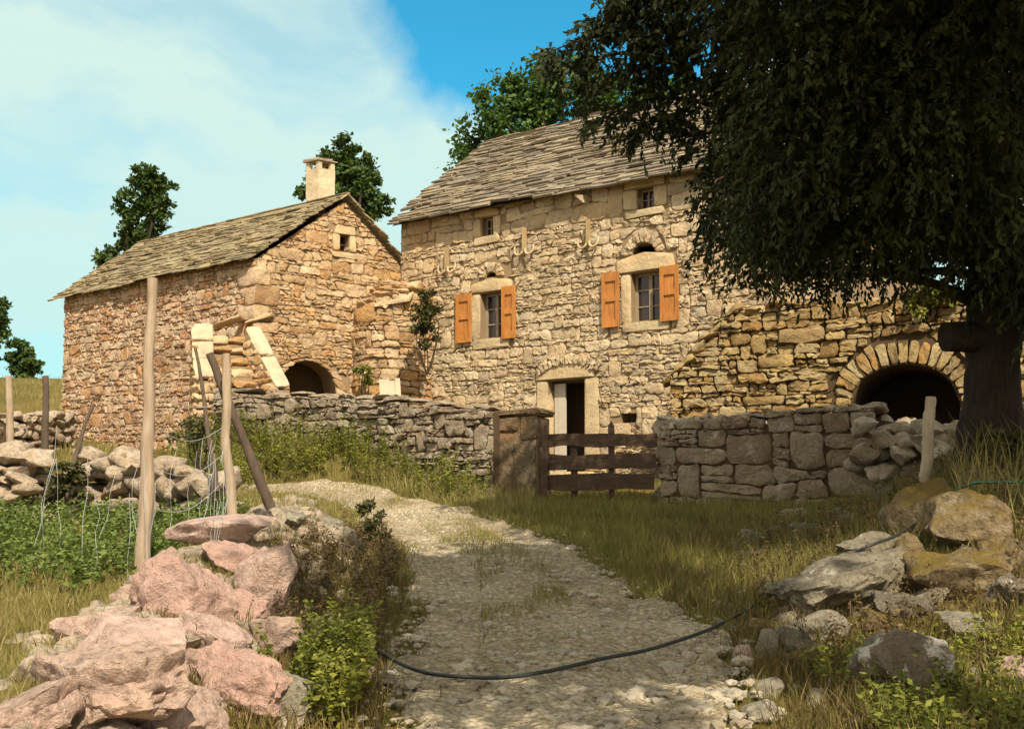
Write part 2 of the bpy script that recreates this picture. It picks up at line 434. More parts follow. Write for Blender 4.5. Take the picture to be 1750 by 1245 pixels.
def make_path():
    rows = np.concatenate([np.linspace(-3, 4.5, 20), np.linspace(4.6, 18.8, 200)])
    U = np.linspace(-.04, 1.04, 46)
    V = []
    for y in rows:
        l = np.interp(y, PY, PLx); r = np.interp(y, PY, PRx)
        x = l + (r - l) * U + .0
        e = np.minimum(U, 1 - U) * (r - l) + .24 * vn(x * 2.0, np.full_like(x, y * 2.0), 21) + .07 * vn(x * 9, np.full_like(x, y * 9), 22)
        rut = -.03 * (np.exp(-((U - .24) / .12) ** 2) + np.exp(-((U - .76) / .12) ** 2))
        cb = .018 * vn(x * 11, np.full_like(x, y * 11), 31) + .012 * vn(x * 24, np.full_like(x, y * 24), 32)
        z = G(x, np.full_like(x, y)) + .05 + rut + cb - .12 * (1 - ss(-.02, .16, e))
        V.append(np.column_stack([x, np.full_like(x, y), z]))
    n, mcol = len(rows), len(U)
    i = np.arange(n * mcol).reshape(n, mcol)
    q = np.stack([i[:-1, :-1], i[:-1, 1:], i[1:, 1:], i[1:, :-1]], -1).reshape(-1, 4)
    a = Acc(); a.add(np.concatenate(V), q)
    o = build(a, 'path', M['track'], smooth=True)
    tag(o, 'stony farm track curving up past the gate', 'path', kind='structure')
make_path()

# ------------------------------------------------------------------ rocks
def ico(n):
    import bmesh
    b = bmesh.new(); bmesh.ops.create_icosphere(b, subdivisions=n, radius=1)
    v = np.array([x.co[:] for x in b.verts]); f = np.array([[y.index for y in x.verts] for x in b.faces]); b.free()
    return v, f
ICO = {n: ico(n) for n in (1, 2, 3, 4, 5)}

def rock_shape(n=3, seed=0, boxy=3.0, cuts=8, rough=.12, freq=1.6):
    rg = np.random.default_rng(seed)
    v, f = ICO[n]
    v = v.copy()
    v = v / (np.sum(np.abs(v) ** boxy, 1) ** (1 / boxy))[:, None]
    for _ in range(cuts):
        d = rg.normal(size=3); d /= np.linalg.norm(d)
        lim = rg.uniform(.5, .9)
        s = v @ d
        v = v - np.outer(np.maximum(0, s - lim) * .97, d)
    off = rg.uniform(-50, 50, 3)
    disp = np.array([mnoise.noise(Vector(p * freq + off)) + .5 * mnoise.noise(Vector(p * freq * 2.3 + off)) +
                     (.22 * mnoise.noise(Vector(p * freq * 5.1 + off)) - .32 * max(0, .22 - abs(mnoise.noise(Vector(p * freq * 1.7 + off[::-1])))) * 2 + .12 * mnoise.noise(Vector(p * freq * 11 + off)) if n >= 4 else 0) for p in v])
    v = v * (1 + rough * disp)[:, None]
    return v / np.abs(v).max(0), f

def euler(rx, ry, rz):
    from mathutils import Euler
    return np.array(Euler((rx, ry, rz)).to_matrix())

LIB = [rock_shape(3, 100 + i, 5.5, 7, .11, 1.6) for i in range(16)]
SLAB = [rock_shape(4, 400 + i, 9, 2, .06, 1.3) for i in range(3)]
LIB3 = [rock_shape(3, 200 + i, 2.8, 10, .2, 1.5) for i in range(14)]

def stamp(acc, lib, c, half, rot):
    v, f = lib[random.randrange(len(lib))]
    acc.add((v * np.asarray(half)) @ rot.T + np.asarray(c), None, f)

def dry_wall(acc, pl, tops, thick, sw, sh, ground_sink=.15, tilt=.12, cap=None, lib=LIB, two_sided=True):
    """courses of separate stones along polyline pl ((x,y) list) up to tops (z list)"""
    pl = np.asarray(pl, float)
    seg = np.hypot(*np.diff(pl, axis=0).T); cum = np.concatenate([[0], np.cumsum(seg)]); L = cum[-1]
    def pos(t):
        t = np.clip(t, 0, L)
        x = np.interp(t, cum, pl[:, 0]); y = np.interp(t, cum, pl[:, 1])
        i = min(len(seg) - 1, max(0, int(np.searchsorted(cum, t) - 1)))
        d = (pl[i + 1] - pl[i]) / seg[i]
        return np.array([x, y]), d, np.interp(t, cum, tops)
    z0 = min(float(G(*p)) for p in pl) - ground_sink
    zmax = max(tops)
    z = z0
    while z < zmax:
        h = random.uniform(*sh)
        t = random.uniform(-.2, 0)
        while t < L:
            w = random.uniform(*sw) * (.8 + 1.2 * random.random() ** 3)
            p, d, top = pos(t + w / 2)
            zc = z + h / 2 + random.gauss(0, h * .12)
            if zc + h * .3 < top and zc + h / 2 > float(G(p[0], p[1])) - ground_sink:
                n = np.array([d[1], -d[0]])
                for side in ((1, -1) if two_sided else (1,)):
                    q = p + n * side * (thick * .27 + random.gauss(0, .018))
                    rz = math.atan2(d[1], d[0]) + random.gauss(0, .09)
                    hh = h * random.uniform(.85, 1.15)
                    stamp(acc, lib, (q[0], q[1], zc), (w * .53, thick * .30, hh * .55), euler(random.gauss(0, tilt), random.gauss(0, tilt), rz))
            t += w
        z += h * .93
    if cap:
        t = 0
        while t < L:
            w = random.uniform(*cap)
            p, d, top = pos(t + w / 2)
            stamp(acc, lib, (p[0], p[1], top + random.uniform(-.02, .02)), (w * .54, thick * random.uniform(.5, .62), random.uniform(.04, .075)),
                  euler(random.gauss(0, .05), random.gauss(0, .05), math.atan2(d[1], d[0]) + random.gauss(0, .06)))
            t += w

def core(pl, tops, thick, sink=.2):
    a = Acc()
    for i in range(len(pl) - 1):
        p, q = np.asarray(pl[i], float), np.asarray(pl[i + 1], float)
        d = (q - p) / np.linalg.norm(q - p); n = np.array([d[1], -d[0]]) * thick / 2
        v = []
        for (b, top) in ((p, tops[i]), (q, tops[i + 1])):
            g = float(G(*b)) - sink
            v += [[*(b - n), g], [*(b + n), g], [*(b + n), top - .06], [*(b - n), top - .06]]
        a.add(v, [(0, 1, 2, 3), (7, 6, 5, 4), (0, 4, 5, 1), (1, 5, 6, 2), (2, 6, 7, 3), (3, 7, 4, 0)])
    return a

# ------------------------------------------------------------------ rubble facing made of separate stones
def clip(poly, a, b, c):
    """keep a*x+b*y<=c"""
    out = []
    n = len(poly)
    for i in range(n):
        p, q = poly[i], poly[(i + 1) % n]
        fp = a * p[0] + b * p[1] - c; fq = a * q[0] + b * q[1] - c
        if fp <= 0: out.append(p)
        if (fp < 0 < fq) or (fq < 0 < fp):
            s = fp / (fp - fq)
            out.append((p[0] + (q[0] - p[0]) * s, p[1] + (q[1] - p[1]) * s))
    return out

def area(p):
    return .5 * abs(sum(p[i][0] * p[(i + 1) % len(p)][1] - p[(i + 1) % len(p)][0] * p[i][1] for i in range(len(p))))

def stone_from_poly(acc, P, poly, prot, gap=.008, rough=.008, rnd=True, back=-.04, dome=1.0):
    pts = np.array(poly, float)
    c = pts.mean(0)
    # cut corners / round
    if rnd:
        n = len(pts); o = []
        for i in range(n):
            p, q, r_ = pts[i - 1], pts[i], pts[(i + 1) % n]
            k = RNG.uniform(.08, .3); k2 = RNG.uniform(.08, .3)
            o.append(q + (p - q) * k); o.append(q + (r_ - q) * k2)
            if np.linalg.norm(r_ - q) > .16: o.append(q * .5 + r_ * .5 + RNG.normal(0, rough * 1.3, 2))
        pts = np.array(o)
    else:
        n = len(pts); o = []
        for i in range(n):
            q, r_ = pts[i], pts[(i + 1) % n]
            Lq = np.linalg.norm(r_ - q)
            k = min(.03 / max(Lq, 1e-6), .3)
            o.append(q + (r_ - q) * k); o.append(q + (r_ - q) * .5); o.append(q + (r_ - q) * (1 - k))
        pts = np.array(o)
    rad = np.linalg.norm(pts - c, axis=1)
    sz = rad.mean()
    pts = c + (pts - c) * (1 - gap / np.maximum(rad, .02))[:, None]
    pts += RNG.normal(0, rough * .9, pts.shape)
    n = len(pts)
    tilt = RNG.normal(0, .085 * dome * min(1.0, .11 / max(sz, .01)), 2)
    rings = []
    for (s, d) in ((1.0, None), (.985, .58), (.91, .93), (.5, 1.0)):
        p2 = c + (pts - c) * s
        if s < .9: p2 = p2 + RNG.normal(0, rough, p2.shape)
        dd = np.full(n, back) if d is None else prot * d + ((p2 - c) @ tilt) * (1 if d > .5 else .6) + RNG.normal(0, rough, n) * (.9 if d > .5 else .5)
        rings.append(np.column_stack([p2, dd]))
    cen = np.array([[c[0], c[1], prot + RNG.normal(0, rough * 1.5)]])
    v = P.pts(np.vstack(rings + [cen]))
    q = []
    for r_ in range(3):
        for i in range(n):
            j = (i + 1) % n
            q.append((r_ * n + i, r_ * n + j, (r_ + 1) * n + j, (r_ + 1) * n + i))
    tr = [(3 * n + i, 3 * n + (i + 1) % n, 4 * n) for i in range(n)]
    acc.add(v, q, tr)

def facing(acc, P, outline, rows, widths, holes=(), arches=(), prot=(.02, .06), gap=.009, aniso=.62, jit=.22, seed=1, small=0.0):
    """rubble stones over the convex outline; holes = (t0,t1,z0,z1); arches = (tc, zspring, r_out)"""
    rg = np.random.default_rng(seed)
    o = np.array(outline)
    t0, z0 = o.min(0); t1, z1 = o.max(0)
    wlo, whi = None, None
    zl = [z0 - .1]
    while zl[-1] < z1 + .3:
        zl.append(zl[-1] + rg.uniform(*(rows(zl[-1]) if callable(rows) else rows)))
    nr = len(zl)
    ph = rg.uniform(0, 50, nr)
    def bz(k, t):
        k = min(k, nr - 1)
        h = min(zl[k] - zl[k - 1] if k else .15, zl[k + 1] - zl[k] if k + 1 < nr else .15)
        return zl[k] + .42 * h * float(vn(t * 1.1 + ph[k], ph[k], 11)) + .2 * h * float(vn(t * 4.0 + ph[k], ph[k], 12)) + .10 * float(vn(t * .35, zl[k] * .25, 13))
    cells = []
    blocked = {}
    for k in range(nr - 1):
        wlo, whi = widths(zl[k]) if callable(widths) else widths
        h = zl[k + 1] - zl[k]
        t = t0 - rg.uniform(0, .4)
        slant = rg.normal(0, .02)
        bl = sorted(blocked.get(k, []))
        while t < t1 + .3:
            hit = [b for b in bl if b[0] - .03 <= t < b[1]]
            if hit:
                t = hit[0][1]; slant = 0; continue
            w = rg.uniform(wlo, whi) * (.7 + .75 * rg.random() ** 2) * min(1.35, h / .15 + .3)
            nxt = [b[0] for b in bl if b[0] > t]
            end = t + w
            if nxt and end > nxt[0] - .07: end = nxt[0]
            s2 = rg.normal(0, .025) if not (nxt and end == nxt[0]) else 0
            if rg.random() < .12 and k + 2 < nr and not blocked.get(k + 1) is None or (rg.random() < .10 and k + 2 < nr):
                if all(b[1] < t or b[0] > end for b in blocked.get(k + 1, [])):
                    cells.append([(t - slant, bz(k, t)), (end - s2, bz(k, end)), (end, bz(k + 2, end)), ((t + end) / 2, bz(k + 2, (t + end) / 2)), (t, bz(k + 2, t))])
                    blocked.setdefault(k + 1, []).append((t, end)); slant = 0; t = end
                    continue
            lo = [(t - slant, bz(k, t)), ((t + end) / 2, bz(k, (t + end) / 2)), (end - s2, bz(k, end))]
            hi = [(end + s2, bz(k + 1, end)), ((t + end) / 2, bz(k + 1, (t + end) / 2)), (t + slant, bz(k + 1, t))]
            if rg.random() < small and h > .1:
                f = rg.uniform(.3, .7)
                ml, mr = (t, lo[0][1] * (1 - f) + hi[2][1] * f), (end, lo[2][1] * (1 - f) + hi[0][1] * f + rg.normal(0, .015))
                mm = ((t + end) / 2, (ml[1] + mr[1]) / 2 + rg.normal(0, .01))
                cells.append(lo + [mr, mm, ml])
                if rg.random() < .5 and end - t > .25:
                    g = rg.uniform(.35, .65); tx = t + (end - t) * g
                    top = hi[2][1] * (1 - g) + hi[0][1] * g; b_ = ml[1] * (1 - g) + mr[1] * g
                    cells.append([ml, (tx, b_), (tx + rg.normal(0, .015), top), hi[2]]); cells.append([(tx, b_), mr, hi[0], (tx + rg.normal(0, .015), top)])
                else:
                    cells.append([ml, mm, mr] + hi)
            else:
                cells.append(lo + hi)
            slant = s2; t = end
    # outline half planes
    hp = []
    n = len(o)
    cen = o.mean(0)
    for i in range(n):
        p, q = o[i], o[(i + 1) % n]
        nx, ny = q[1] - p[1], -(q[0] - p[0])
        c = nx * p[0] + ny * p[1]
        if nx * cen[0] + ny * cen[1] > c: nx, ny, c = -nx, -ny, -c
        hp.append((nx, ny, c))
    for poly in cells:
        s = np.mean(poly, 0)
        if any(a * s[0] + b * s[1] > c + .6 * math.hypot(a, b) for a, b, c in hp): continue
        if any((math.hypot(s[0] - a[0], (s[1] - a[1])) < a[2] and s[1] > a[1]) or (abs(s[0] - a[0]) < a[2] and s[1] <= a[1] and s[1] > a[3]) for a in arches): continue
        for a, b, c in hp:
            poly = clip(poly, a, b, c)
            if len(poly) < 3: break
        if len(poly) < 3: continue
        for h in holes:
            ctr = np.mean(poly, 0)
            xs = [p[0] for p in poly]; zs = [p[1] for p in poly]
            if max(xs) > h[0] and min(xs) < h[1] and max(zs) > h[2] and min(zs) < h[3]:
                cand = [clip(poly, *k) for k in ((1, 0, h[0]), (-1, 0, -h[1]), (0, 1, h[2]), (0, -1, -h[3]))]
                poly = max(cand, key=lambda q: area(q) if len(q) > 2 else 0)
                if len(poly) < 3: break
        if len(poly) < 3: continue
        for a in arches:
            ctr = np.mean(poly, 0)
            if ctr[1] > a[1]:
                d = ctr - np.array([a[0], a[1]]); L = np.linalg.norm(d)
                if L < a[2] + .8:
                    d /= L
                    poly = clip(poly, -d[0], -d[1], -(d[0] * a[0] + d[1] * a[1] + a[2]))
            elif ctr[1] > a[3] - .3 and abs(ctr[0] - a[0]) < a[2] + .8:
                sg = 1 if ctr[0] > a[0] else -1
                poly = clip(poly, -sg, 0, -(sg * a[0] + a[2]))
            if len(poly) < 3: break
        if len(poly) < 3 or area(poly) < .0022: continue
        # merge near-duplicate vertices
        pp = [poly[0]]
        for p in poly[1:]:
            if math.hypot(p[0] - pp[-1][0], p[1] - pp[-1][1]) > .02: pp.append(p)
        if len(pp) < 3: continue
        stone_from_poly(acc, P, pp, rg.uniform(*prot), gap)

def backing(acc, P, outline_fn, ts, zs_fn, holes, arches=(), d=0.0):
    """quads of the wall plane with holes left out; ts = sorted t cuts; outline_fn(t)-> (zlow, ztop)"""
    cuts = set(np.round(ts, 4))
    for h in holes: cuts |= {round(h[0], 4), round(h[1], 4)}
    for a in arches:
        for k in np.linspace(-1, 1, 13): cuts.add(round(a[0] + a[2] * k, 4))
    cuts = sorted(cuts)
    for a0, a1 in zip(cuts[:-1], cuts[1:]):
        if a1 - a0 < 1e-3: continue
        tm = (a0 + a1) / 2
        lo0, hi0 = outline_fn(a0 + 1e-4); lo1, hi1 = outline_fn(a1 - 1e-4)
        segs = []
        for h in holes:
            if h[0] < tm < h[1]: segs.append((h[2], h[2], h[3], h[3]))
        for a in arches:
            if abs(tm - a[0]) < a[2]:
                f = lambda t: a[1] + math.sqrt(max(0, a[2] ** 2 - (t - a[0]) ** 2)) * a[4]
                segs.append((a[3], a[3], f(a0), f(a1)))
        segs.sort()
        c0, c1 = lo0, lo1
        for (b0, b1, e0, e1) in segs + [(hi0, hi1, None, None)]:
            if b0 > c0 + 1e-4 or b1 > c1 + 1e-4:
                acc.add(P.pts([(a0, c0, d), (a1, c1, d), (a1, b1, d), (a0, b0, d)]), [(0, 1, 2, 3)])
            c0, c1 = e0, e1

def reveal(acc, P, h, depth):
    t0, t1, z0, z1 = h
    a = [(t0, z0), (t1, z0), (t1, z1), (t0, z1)]
    for i in range(4):
        p, q = a[i], a[(i + 1) % 4]
        acc.add(P.pts([(p[0], p[1], .0), (q[0], q[1], .0), (q[0], q[1], -depth), (p[0], p[1], -depth)]), [(0, 1, 2, 3)])

def rect(t0, t1, z0, z1, j=.012):
    g = lambda: random.gauss(0, j)
    return [(t0 + g(), z0 + g()), (t1 + g(), z0 + g()), (t1 + g(), z1 + g()), (t0 + g(), z1 + g())]

def slabs(acc, o, u, v, n, width, slope, rowh, sw, thick, seed, over=(0.1, 0.1), wob=.02):
    """stone slates on a roof plane: o eave-left corner, u along the eave, v up the slope, n outward"""
    rg = np.random.default_rng(seed)
    s = -rowh * .3
    r_ = 0
    while s < slope:
        h = rg.uniform(rowh * .8, rowh * 1.25)
        t = -over[0] + rg.uniform(-.25, 0)
        while t < width + over[1]:
            w = rg.uniform(*sw)
            a, b = max(t, -over[0] + rg.normal(0, .03)), min(t + w, width + over[1] + rg.normal(0, .03))
            if b - a > .05:
                th = thick * rg.uniform(.6, 1.5)
                L = h * rg.uniform(1.7, 2.1)
                low = s + rg.normal(0, wob)
                lift = thick * 1.7 + rg.normal(0, .008)
                sag = .03 * math.sin(t * .8 + s * 1.3) + .02 * math.sin(t * 2.1 + 1.7)
                g = .006
                c = [(a + g, low + rg.normal(0, wob)), (b - g, low + rg.normal(0, wob)), (b - g, min(low + L, slope + .02)), (a + g, min(low + L, slope + .02))]
                V = []
                for (tt, sv), top in zip(c, (lift, lift, .3 * thick, .3 * thick)):
                    base = np.asarray(o) + u * tt + v * sv + n * (top + sag + rg.normal(0, .004))
                    V.append(base); 
                for (tt, sv), top in zip(c, (lift, lift, .3 * thick, .3 * thick)):
                    V.append(np.asarray(o) + u * tt + v * sv + n * (top + th + sag + rg.normal(0, .005)))
                acc.add(V, [(3, 2, 1, 0), (4, 5, 6, 7), (0, 1, 5, 4), (1, 2, 6, 5), (2, 3, 7, 6), (3, 0, 4, 7)])
            t += w
        s += h
        r_ += 1

# ------------------------------------------------------------------ farmhouse
def make_house():
    P = HOUSE
    tL, zE = P.loc(686, 374)
    tR = 5.2
    zb = 1.3
    depth = 6.5
    root = empty('farmhouse', P.pt(0, float(G(*P.pt(0, 0)[:2])), 0), 'two-storey rubble stone farmhouse with orange shutters and a steep stone slate roof', 'house')
    zTop = zE - .05
    w1 = (*[P.loc(822, 500)[0], P.loc(862, 500)[0]], P.loc(843, 578)[1], P.loc(843, 499)[1])
    w2 = (*[P.loc(1079, 500)[0], P.loc(1132, 500)[0]], P.loc(1105, 549)[1], P.loc(1105, 464)[1])
    a1 = (P.loc(824, 385)[0], P.loc(843, 385)[0], P.loc(834, 404)[1], P.loc(834, 371)[1])
    a2 = (P.loc(1090, 340)[0], P.loc(1117, 340)[0], P.loc(1104, 357)[1], P.loc(1104, 321)[1])
    dr = (P.loc(937, 720)[0], P.loc(999, 720)[0], P.loc(968, 806)[1], P.loc(968, 648)[1])
    nk = (P.loc(1062, 708)[0], P.loc(1088, 708)[0], P.loc(1075, 722)[1], P.loc(1075, 706)[1])
    vents = []
    for (px, py, wpx) in ((840, 468, 16), (1100, 427, 30)):
        tc, zc = P.loc(px, py); w = pxm(wpx, 21) / .82
        vents.append((tc, zc - .07, w * .62))
    holes_open = [w1, w2, a1, a2, dr, nk]
    sur = []
    S = {k: Acc() for k in range(6)}
    parts = []
    def surround(h, lh, jw, sh, lw, jr=None, sw=None):
        t0, t1, z0, z1 = h
        jr = jw if jr is None else jr
        lint = Acc(); stone_from_poly(lint, P, [(t0 - lw, z1 + .01), (t1 + lw * .9, z1 + .01), (t1 + lw * .8, z1 + lh * .72), (t0 + (t1 - t0) * .45, z1 + lh), (t0 - lw * .95, z1 + lh * .7)], .055, .006, .004, rnd=False, dome=.15, back=-.25)
        ja = []
        for (x0, x1) in ((t0 - jw, t0), (t1, t1 + jr)):
            a = Acc()
            zm = z0 + (z1 - z0) * random.uniform(.4, .6)
            stone_from_poly(a, P, rect(x0, x1, z0, z1), .045, .004, .003, rnd=False, dome=.1, back=-.25); ja.append(a)
        sill = Acc()
        if sh: stone_from_poly(sill, P, rect(t0 - jw * .95, t1 + jr * .8, z0 - sh, z0), .065, .004, .004, rnd=False, dome=.15, back=-.25)
        sur.append((t0 - jw, t1 + jr, z0 - (sh or 0), z1)); sur.append((t0 - lw, t1 + lw, z1 - .01, z1 + lh * .9))
        return lint, ja, (sill if sh else None)
    sets = [('window', w1, surround(w1, .3, .2, .2, .26)), ('window', w2, surround(w2, .38, .2, .17, .32)),
            ('attic_window', a1, surround(a1, .2, .2, .17, .2)), ('attic_window', a2, surround(a2, .26, .3, .16, .3)),
            ('doorway', dr, surround(dr, .32, .26, 0, .3, .34))]
    outline = [(tL, zb), (tR, zb), (tR, zTop + .02), (tL, zTop)]
    fa = Acc()
    def rows(z):
        return (.24, .36) if z > zTop - .85 else (.065, .2)
    def widths(z):
        return (.34, .6) if z > zTop - .85 else (.16, .42)
    # relieving arches
    arcs = []
    for (tc, zc, r_) in vents:
        arcs.append((tc, zc, r_ + .24, zc))
    dcx, dcz = P.loc(968, 634)
    arcs2 = (dcx, dcz - .55, .86)
    facing(fa, P, outline, rows, widths, holes=sur + [nk], arches=[(a[0], a[1], a[2], a[1]) for a in arcs], prot=(.014, .05), gap=.006, seed=5, small=.35, aniso=.5, jit=.16)
    for (tc, zc, r_) in vents:
        k = 9
        for i in range(k):
            th0, th1 = math.pi * i / k, math.pi * (i + 1) / k
            r1 = r_ + random.uniform(.18, .25)
            stone_from_poly(fa, P, [(tc + r_ * math.cos(th0), zc + r_ * .8 * math.sin(th0)), (tc + r1 * math.cos(th0), zc + r1 * math.sin(th0)), (tc + r1 * math.cos(th1), zc + r1 * math.sin(th1)), (tc + r_ * math.cos(th1), zc + r_ * .8 * math.sin(th1))], random.uniform(.03, .06), .006)
    # shallow arch of upright stones over the doorway lintel
    for i in range(15):
        th0 = math.radians(122 - i * 4.3); th1 = th0 - math.radians(4.3)
        r0, r1 = 1.25, 1.25 + random.uniform(.17, .24)
        zc0 = dcz - 1.13
        stone_from_poly(fa, P, [(dcx + .05 + r * math.cos(t), zc0 + r * math.sin(t)) for r, t in ((r0, th0), (r1, th0), (r1, th1), (r0, th1))], random.uniform(.08, .1), .006)
    ba = Acc()
    varch = [(v[0], v[1], v[2], v[1], .8) for v in vents]
    backing(ba, P, lambda t: (zb, zTop), np.linspace(tL, tR, 10), None, holes_open, varch, d=.0)
    for h in holes_open: reveal(ba, P, h, .32)
    for v in vents:
        stone = [(v[0] - v[2], v[0] + v[2], v[1], v[1] + v[2] * .8)]
        reveal(ba, P, stone[0], .3)
    # remaining walls of the volume
    BL, BR = P.pt(tL, 0, -depth)[:2], P.pt(tR, 0, -depth)[:2]
    FL, FR = P.pt(tL, 0)[:2], P.pt(tR, 0)[:2]
    zR = zTop + 2.45
    for (f, b) in ((FL, BL), (FR, BR)):
        mpt = (f + b) / 2
        ba.add([[*f, zb], [*b, zb], [*b, zTop], [*mpt, zR], [*f, zTop]], [(0, 1, 2, 4)], [(2, 3, 4)])
    ba.add([[*BL, zb], [*BR, zb], [*BR, zTop], [*BL, zTop]], [(0, 1, 2, 3)])
    # partition behind the facade: keeps rooms dark
    ba.add(P.pts([(tL, zb, -1.6), (tR, zb, -1.6), (tR, zTop, -1.6), (tL, zTop, -1.6)]), [(0, 1, 2, 3)])
    wall = build(fa, 'wall', M['house_stone'], root, smooth=True, sharp=50)
    build(ba, 'mortar', M['mortar'], wall)
    # left gable facing stones (seen from further left)
    # roof
    u3 = np.append(P.u, 0); nb = np.append(-P.n, 0)
    rise = zR - zTop + .12; run = depth / 2
    sl = math.hypot(rise, run)
    v3 = (nb * run + np.array([0, 0, rise])) / sl
    n3 = np.cross(u3, v3); n3 = n3 if n3[2] > 0 else -n3
    ov = .34
    ra = Acc()
    o = P.pt(tL, zTop + .03, 0) - v3 * ov
    W = tR - tL
    slabs(ra, o, u3, v3, n3, W, sl + ov, .145, (.22, .62), .036, 3, over=(.14, .14))
    vb = (-nb * run + np.array([0, 0, rise])) / sl
    nbk = np.cross(u3, vb); nbk = nbk if nbk[2] > 0 else -nbk
    ob = P.pt(tL, zTop + .03, -depth) - vb * ov
    slabs(ra, ob, u3, vb, nbk, W, sl + ov, .2, (.4, .7), .05, 4, over=(.14, .14))
    for (oo, vv, nn) in ((o, v3, n3), (ob, vb, nbk)):
        ra.add([oo - u3 * .08 + vv * .06, oo + u3 * (W + .08) + vv * .06, oo + u3 * (W + .08) + vv * (sl + ov), oo - u3 * .08 + vv * (sl + ov)], [(0, 1, 2, 3)])
    t = -.1
    rd = P.pt(tL, zR + .13, -depth / 2)
    while t < W + .1:
        w = random.uniform(.3, .6)
        c = rd + u3 * (t + w / 2) + np.array([0, 0, random.uniform(.03, .06)])
        ra.box(c + v3 * -.1, u3 * w / 2, v3 * .17, n3 * .02, .008); ra.box(c + vb * -.1, u3 * w / 2, vb * .17, nbk * .02, .008)
        t += w
    build(ra, 'roof', M['slate'], root)
    # windows
    def casement(h, parent, cols, rws, depth, fw, mw):
        t0, t1, z0, z1 = h
        fr = Acc(); gl = Acc()
        d0, d1 = -depth - .03, -depth + .03
        fr.pbox(P, t0, t0 + fw, z0, z1, d0, d1); fr.pbox(P, t1 - fw, t1, z0, z1, d0, d1)
        fr.pbox(P, t0 + fw, t1 - fw, z0, z0 + fw, d0, d1); fr.pbox(P, t0 + fw, t1 - fw, z1 - fw, z1, d0, d1)
        for c in range(1, cols):
            tm = t0 + (t1 - t0) * c / cols
            mw2 = mw * 2.2 if cols == 2 and rws == 3 else mw
            fr.pbox(P, tm - mw2, tm + mw2, z0 + fw, z1 - fw, d0 + .004, d1 + .012)
        for r_ in range(1, rws):
            zm = z0 + (z1 - z0) * r_ / rws
            fr.pbox(P, t0 + fw, t1 - fw, zm - mw * .7, zm + mw * .7, d0 + .01, d1 - .006)
        gl.add(P.pts([(t0 + .01, z0 + .01, -depth), (t1 - .01, z0 + .01, -depth), (t1 - .01, z1 - .01, -depth), (t0 + .01, z1 - .01, -depth)]), [(0, 1, 2, 3)])
        fo = build(fr, 'window', M['frame_wood'], parent)
        build(gl, 'pane', M['glass'], fo)
        return fo
    for (nm, h, (lint, ja, sill)) in sets:
        if nm == 'doorway': continue
        big = nm == 'window'
        fo = casement(h, root, 2, 3 if big else 2, .2 if big else .17, .05 if big else .035, .016 if big else .012)
        _wl = WL[fo.name]; fo.name = nm; WL[fo.name] = _wl
        build(lint, 'lintel', M['dressed'], fo, smooth=True, sharp=40)
        for a in ja: build(a, 'jamb', M['dressed'], fo, smooth=True, sharp=40)
        if sill: build(sill, 'sill', M['dressed'], fo, smooth=True, sharp=40)
    # shutters
    for (x0, x1, yt, yb) in ((784, 810, 503, 586), (862, 885, 490, 579), (1033, 1062, 467, 560), (1132, 1164, 455, 549)):
        tm0, tm1 = P.loc(x0, 520)[0], P.loc(x1, 520)[0]
        zt, zbm = P.loc((x0 + x1) / 2, yt)[1], P.loc((x0 + x1) / 2, yb)[1]
        s = Acc(); bw = .075
        d0, d1 = .075, .11
        s.pbox(P, tm0, tm0 + bw, zbm, zt, d0, d1, .002); s.pbox(P, tm1 - bw, tm1, zbm, zt, d0, d1, .002)
        hgt = zt - zbm
        for (f0, f1) in ((0, .14), (.47, .56), (.84, 1.0)):
            s.pbox(P, tm0 + bw, tm1 - bw, zbm + hgt * f0, zbm + hgt * f1, d0, d1 - .003)
        s.pbox(P, tm0 + .01, tm1 - .01, zbm + .01, zt - .01, d0 - .012, d0 + .004)
        sh = build(s, 'shutter', M['shutter'], root)
        for f in (.08, .9):
            hg = Acc(); hg.pbox(P, tm0 + .01, tm1 - .01, zbm + hgt * f - .012, zbm + hgt * f + .012, .052, .0625)
            build(hg, 'hinge', M['dark_pole'], sh)
    # door
    t0, t1, z0, z1 = dr
    fr = Acc()
    fr.pbox(P, t0, t0 + .05, z0, z1, -.3, -.22); fr.pbox(P, t1 - .04, t1, z0, z1, -.3, -.22); fr.pbox(P, t0 + .05, t1 - .04, z1 - .05, z1, -.3, -.22)
    do = build(fr, 'door', M['dark_pole'], root)
    lint, ja, _ = sets[4][2]
    build(lint, 'lintel', M['dressed'], do, smooth=True, sharp=40)
    for a in ja: build(a, 'jamb', M['dressed'], do, smooth=True, sharp=40)
    # pale leaf folded half open on the left
    lf = Acc()
    tw = t0 + (t1 - t0) * .36
    for k in range(3):
        a0 = t0 + .04 + (tw - t0 - .04) * k / 3; a1 = t0 + .04 + (tw - t0 - .04) * (k + 1) / 3
        lf.pbox(P, a0 + .002, a1 - .002, z0 + .02, z1 - .06, -.2 + k * .0, -.165, .002)
    leaf = build(lf, 'door_leaf', M['door_paint'], do)
    th = Acc(); stone_from_poly(th, P, rect(t0 - .2, t1 + .25, z0 - .16, z0 + .01), .22, .004, .004, rnd=False, dome=.1, back=-.25)
    build(th, 'threshold', M['dressed'], do, smooth=True, sharp=40)
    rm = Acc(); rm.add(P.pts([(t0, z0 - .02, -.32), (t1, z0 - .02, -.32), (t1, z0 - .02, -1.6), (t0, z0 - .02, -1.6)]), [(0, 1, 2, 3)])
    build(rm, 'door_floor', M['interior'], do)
    # projecting stone under the attic
    ps = Acc()
    t, z = P.loc(1000, 345)
    c = P.pt(t, z, .12)
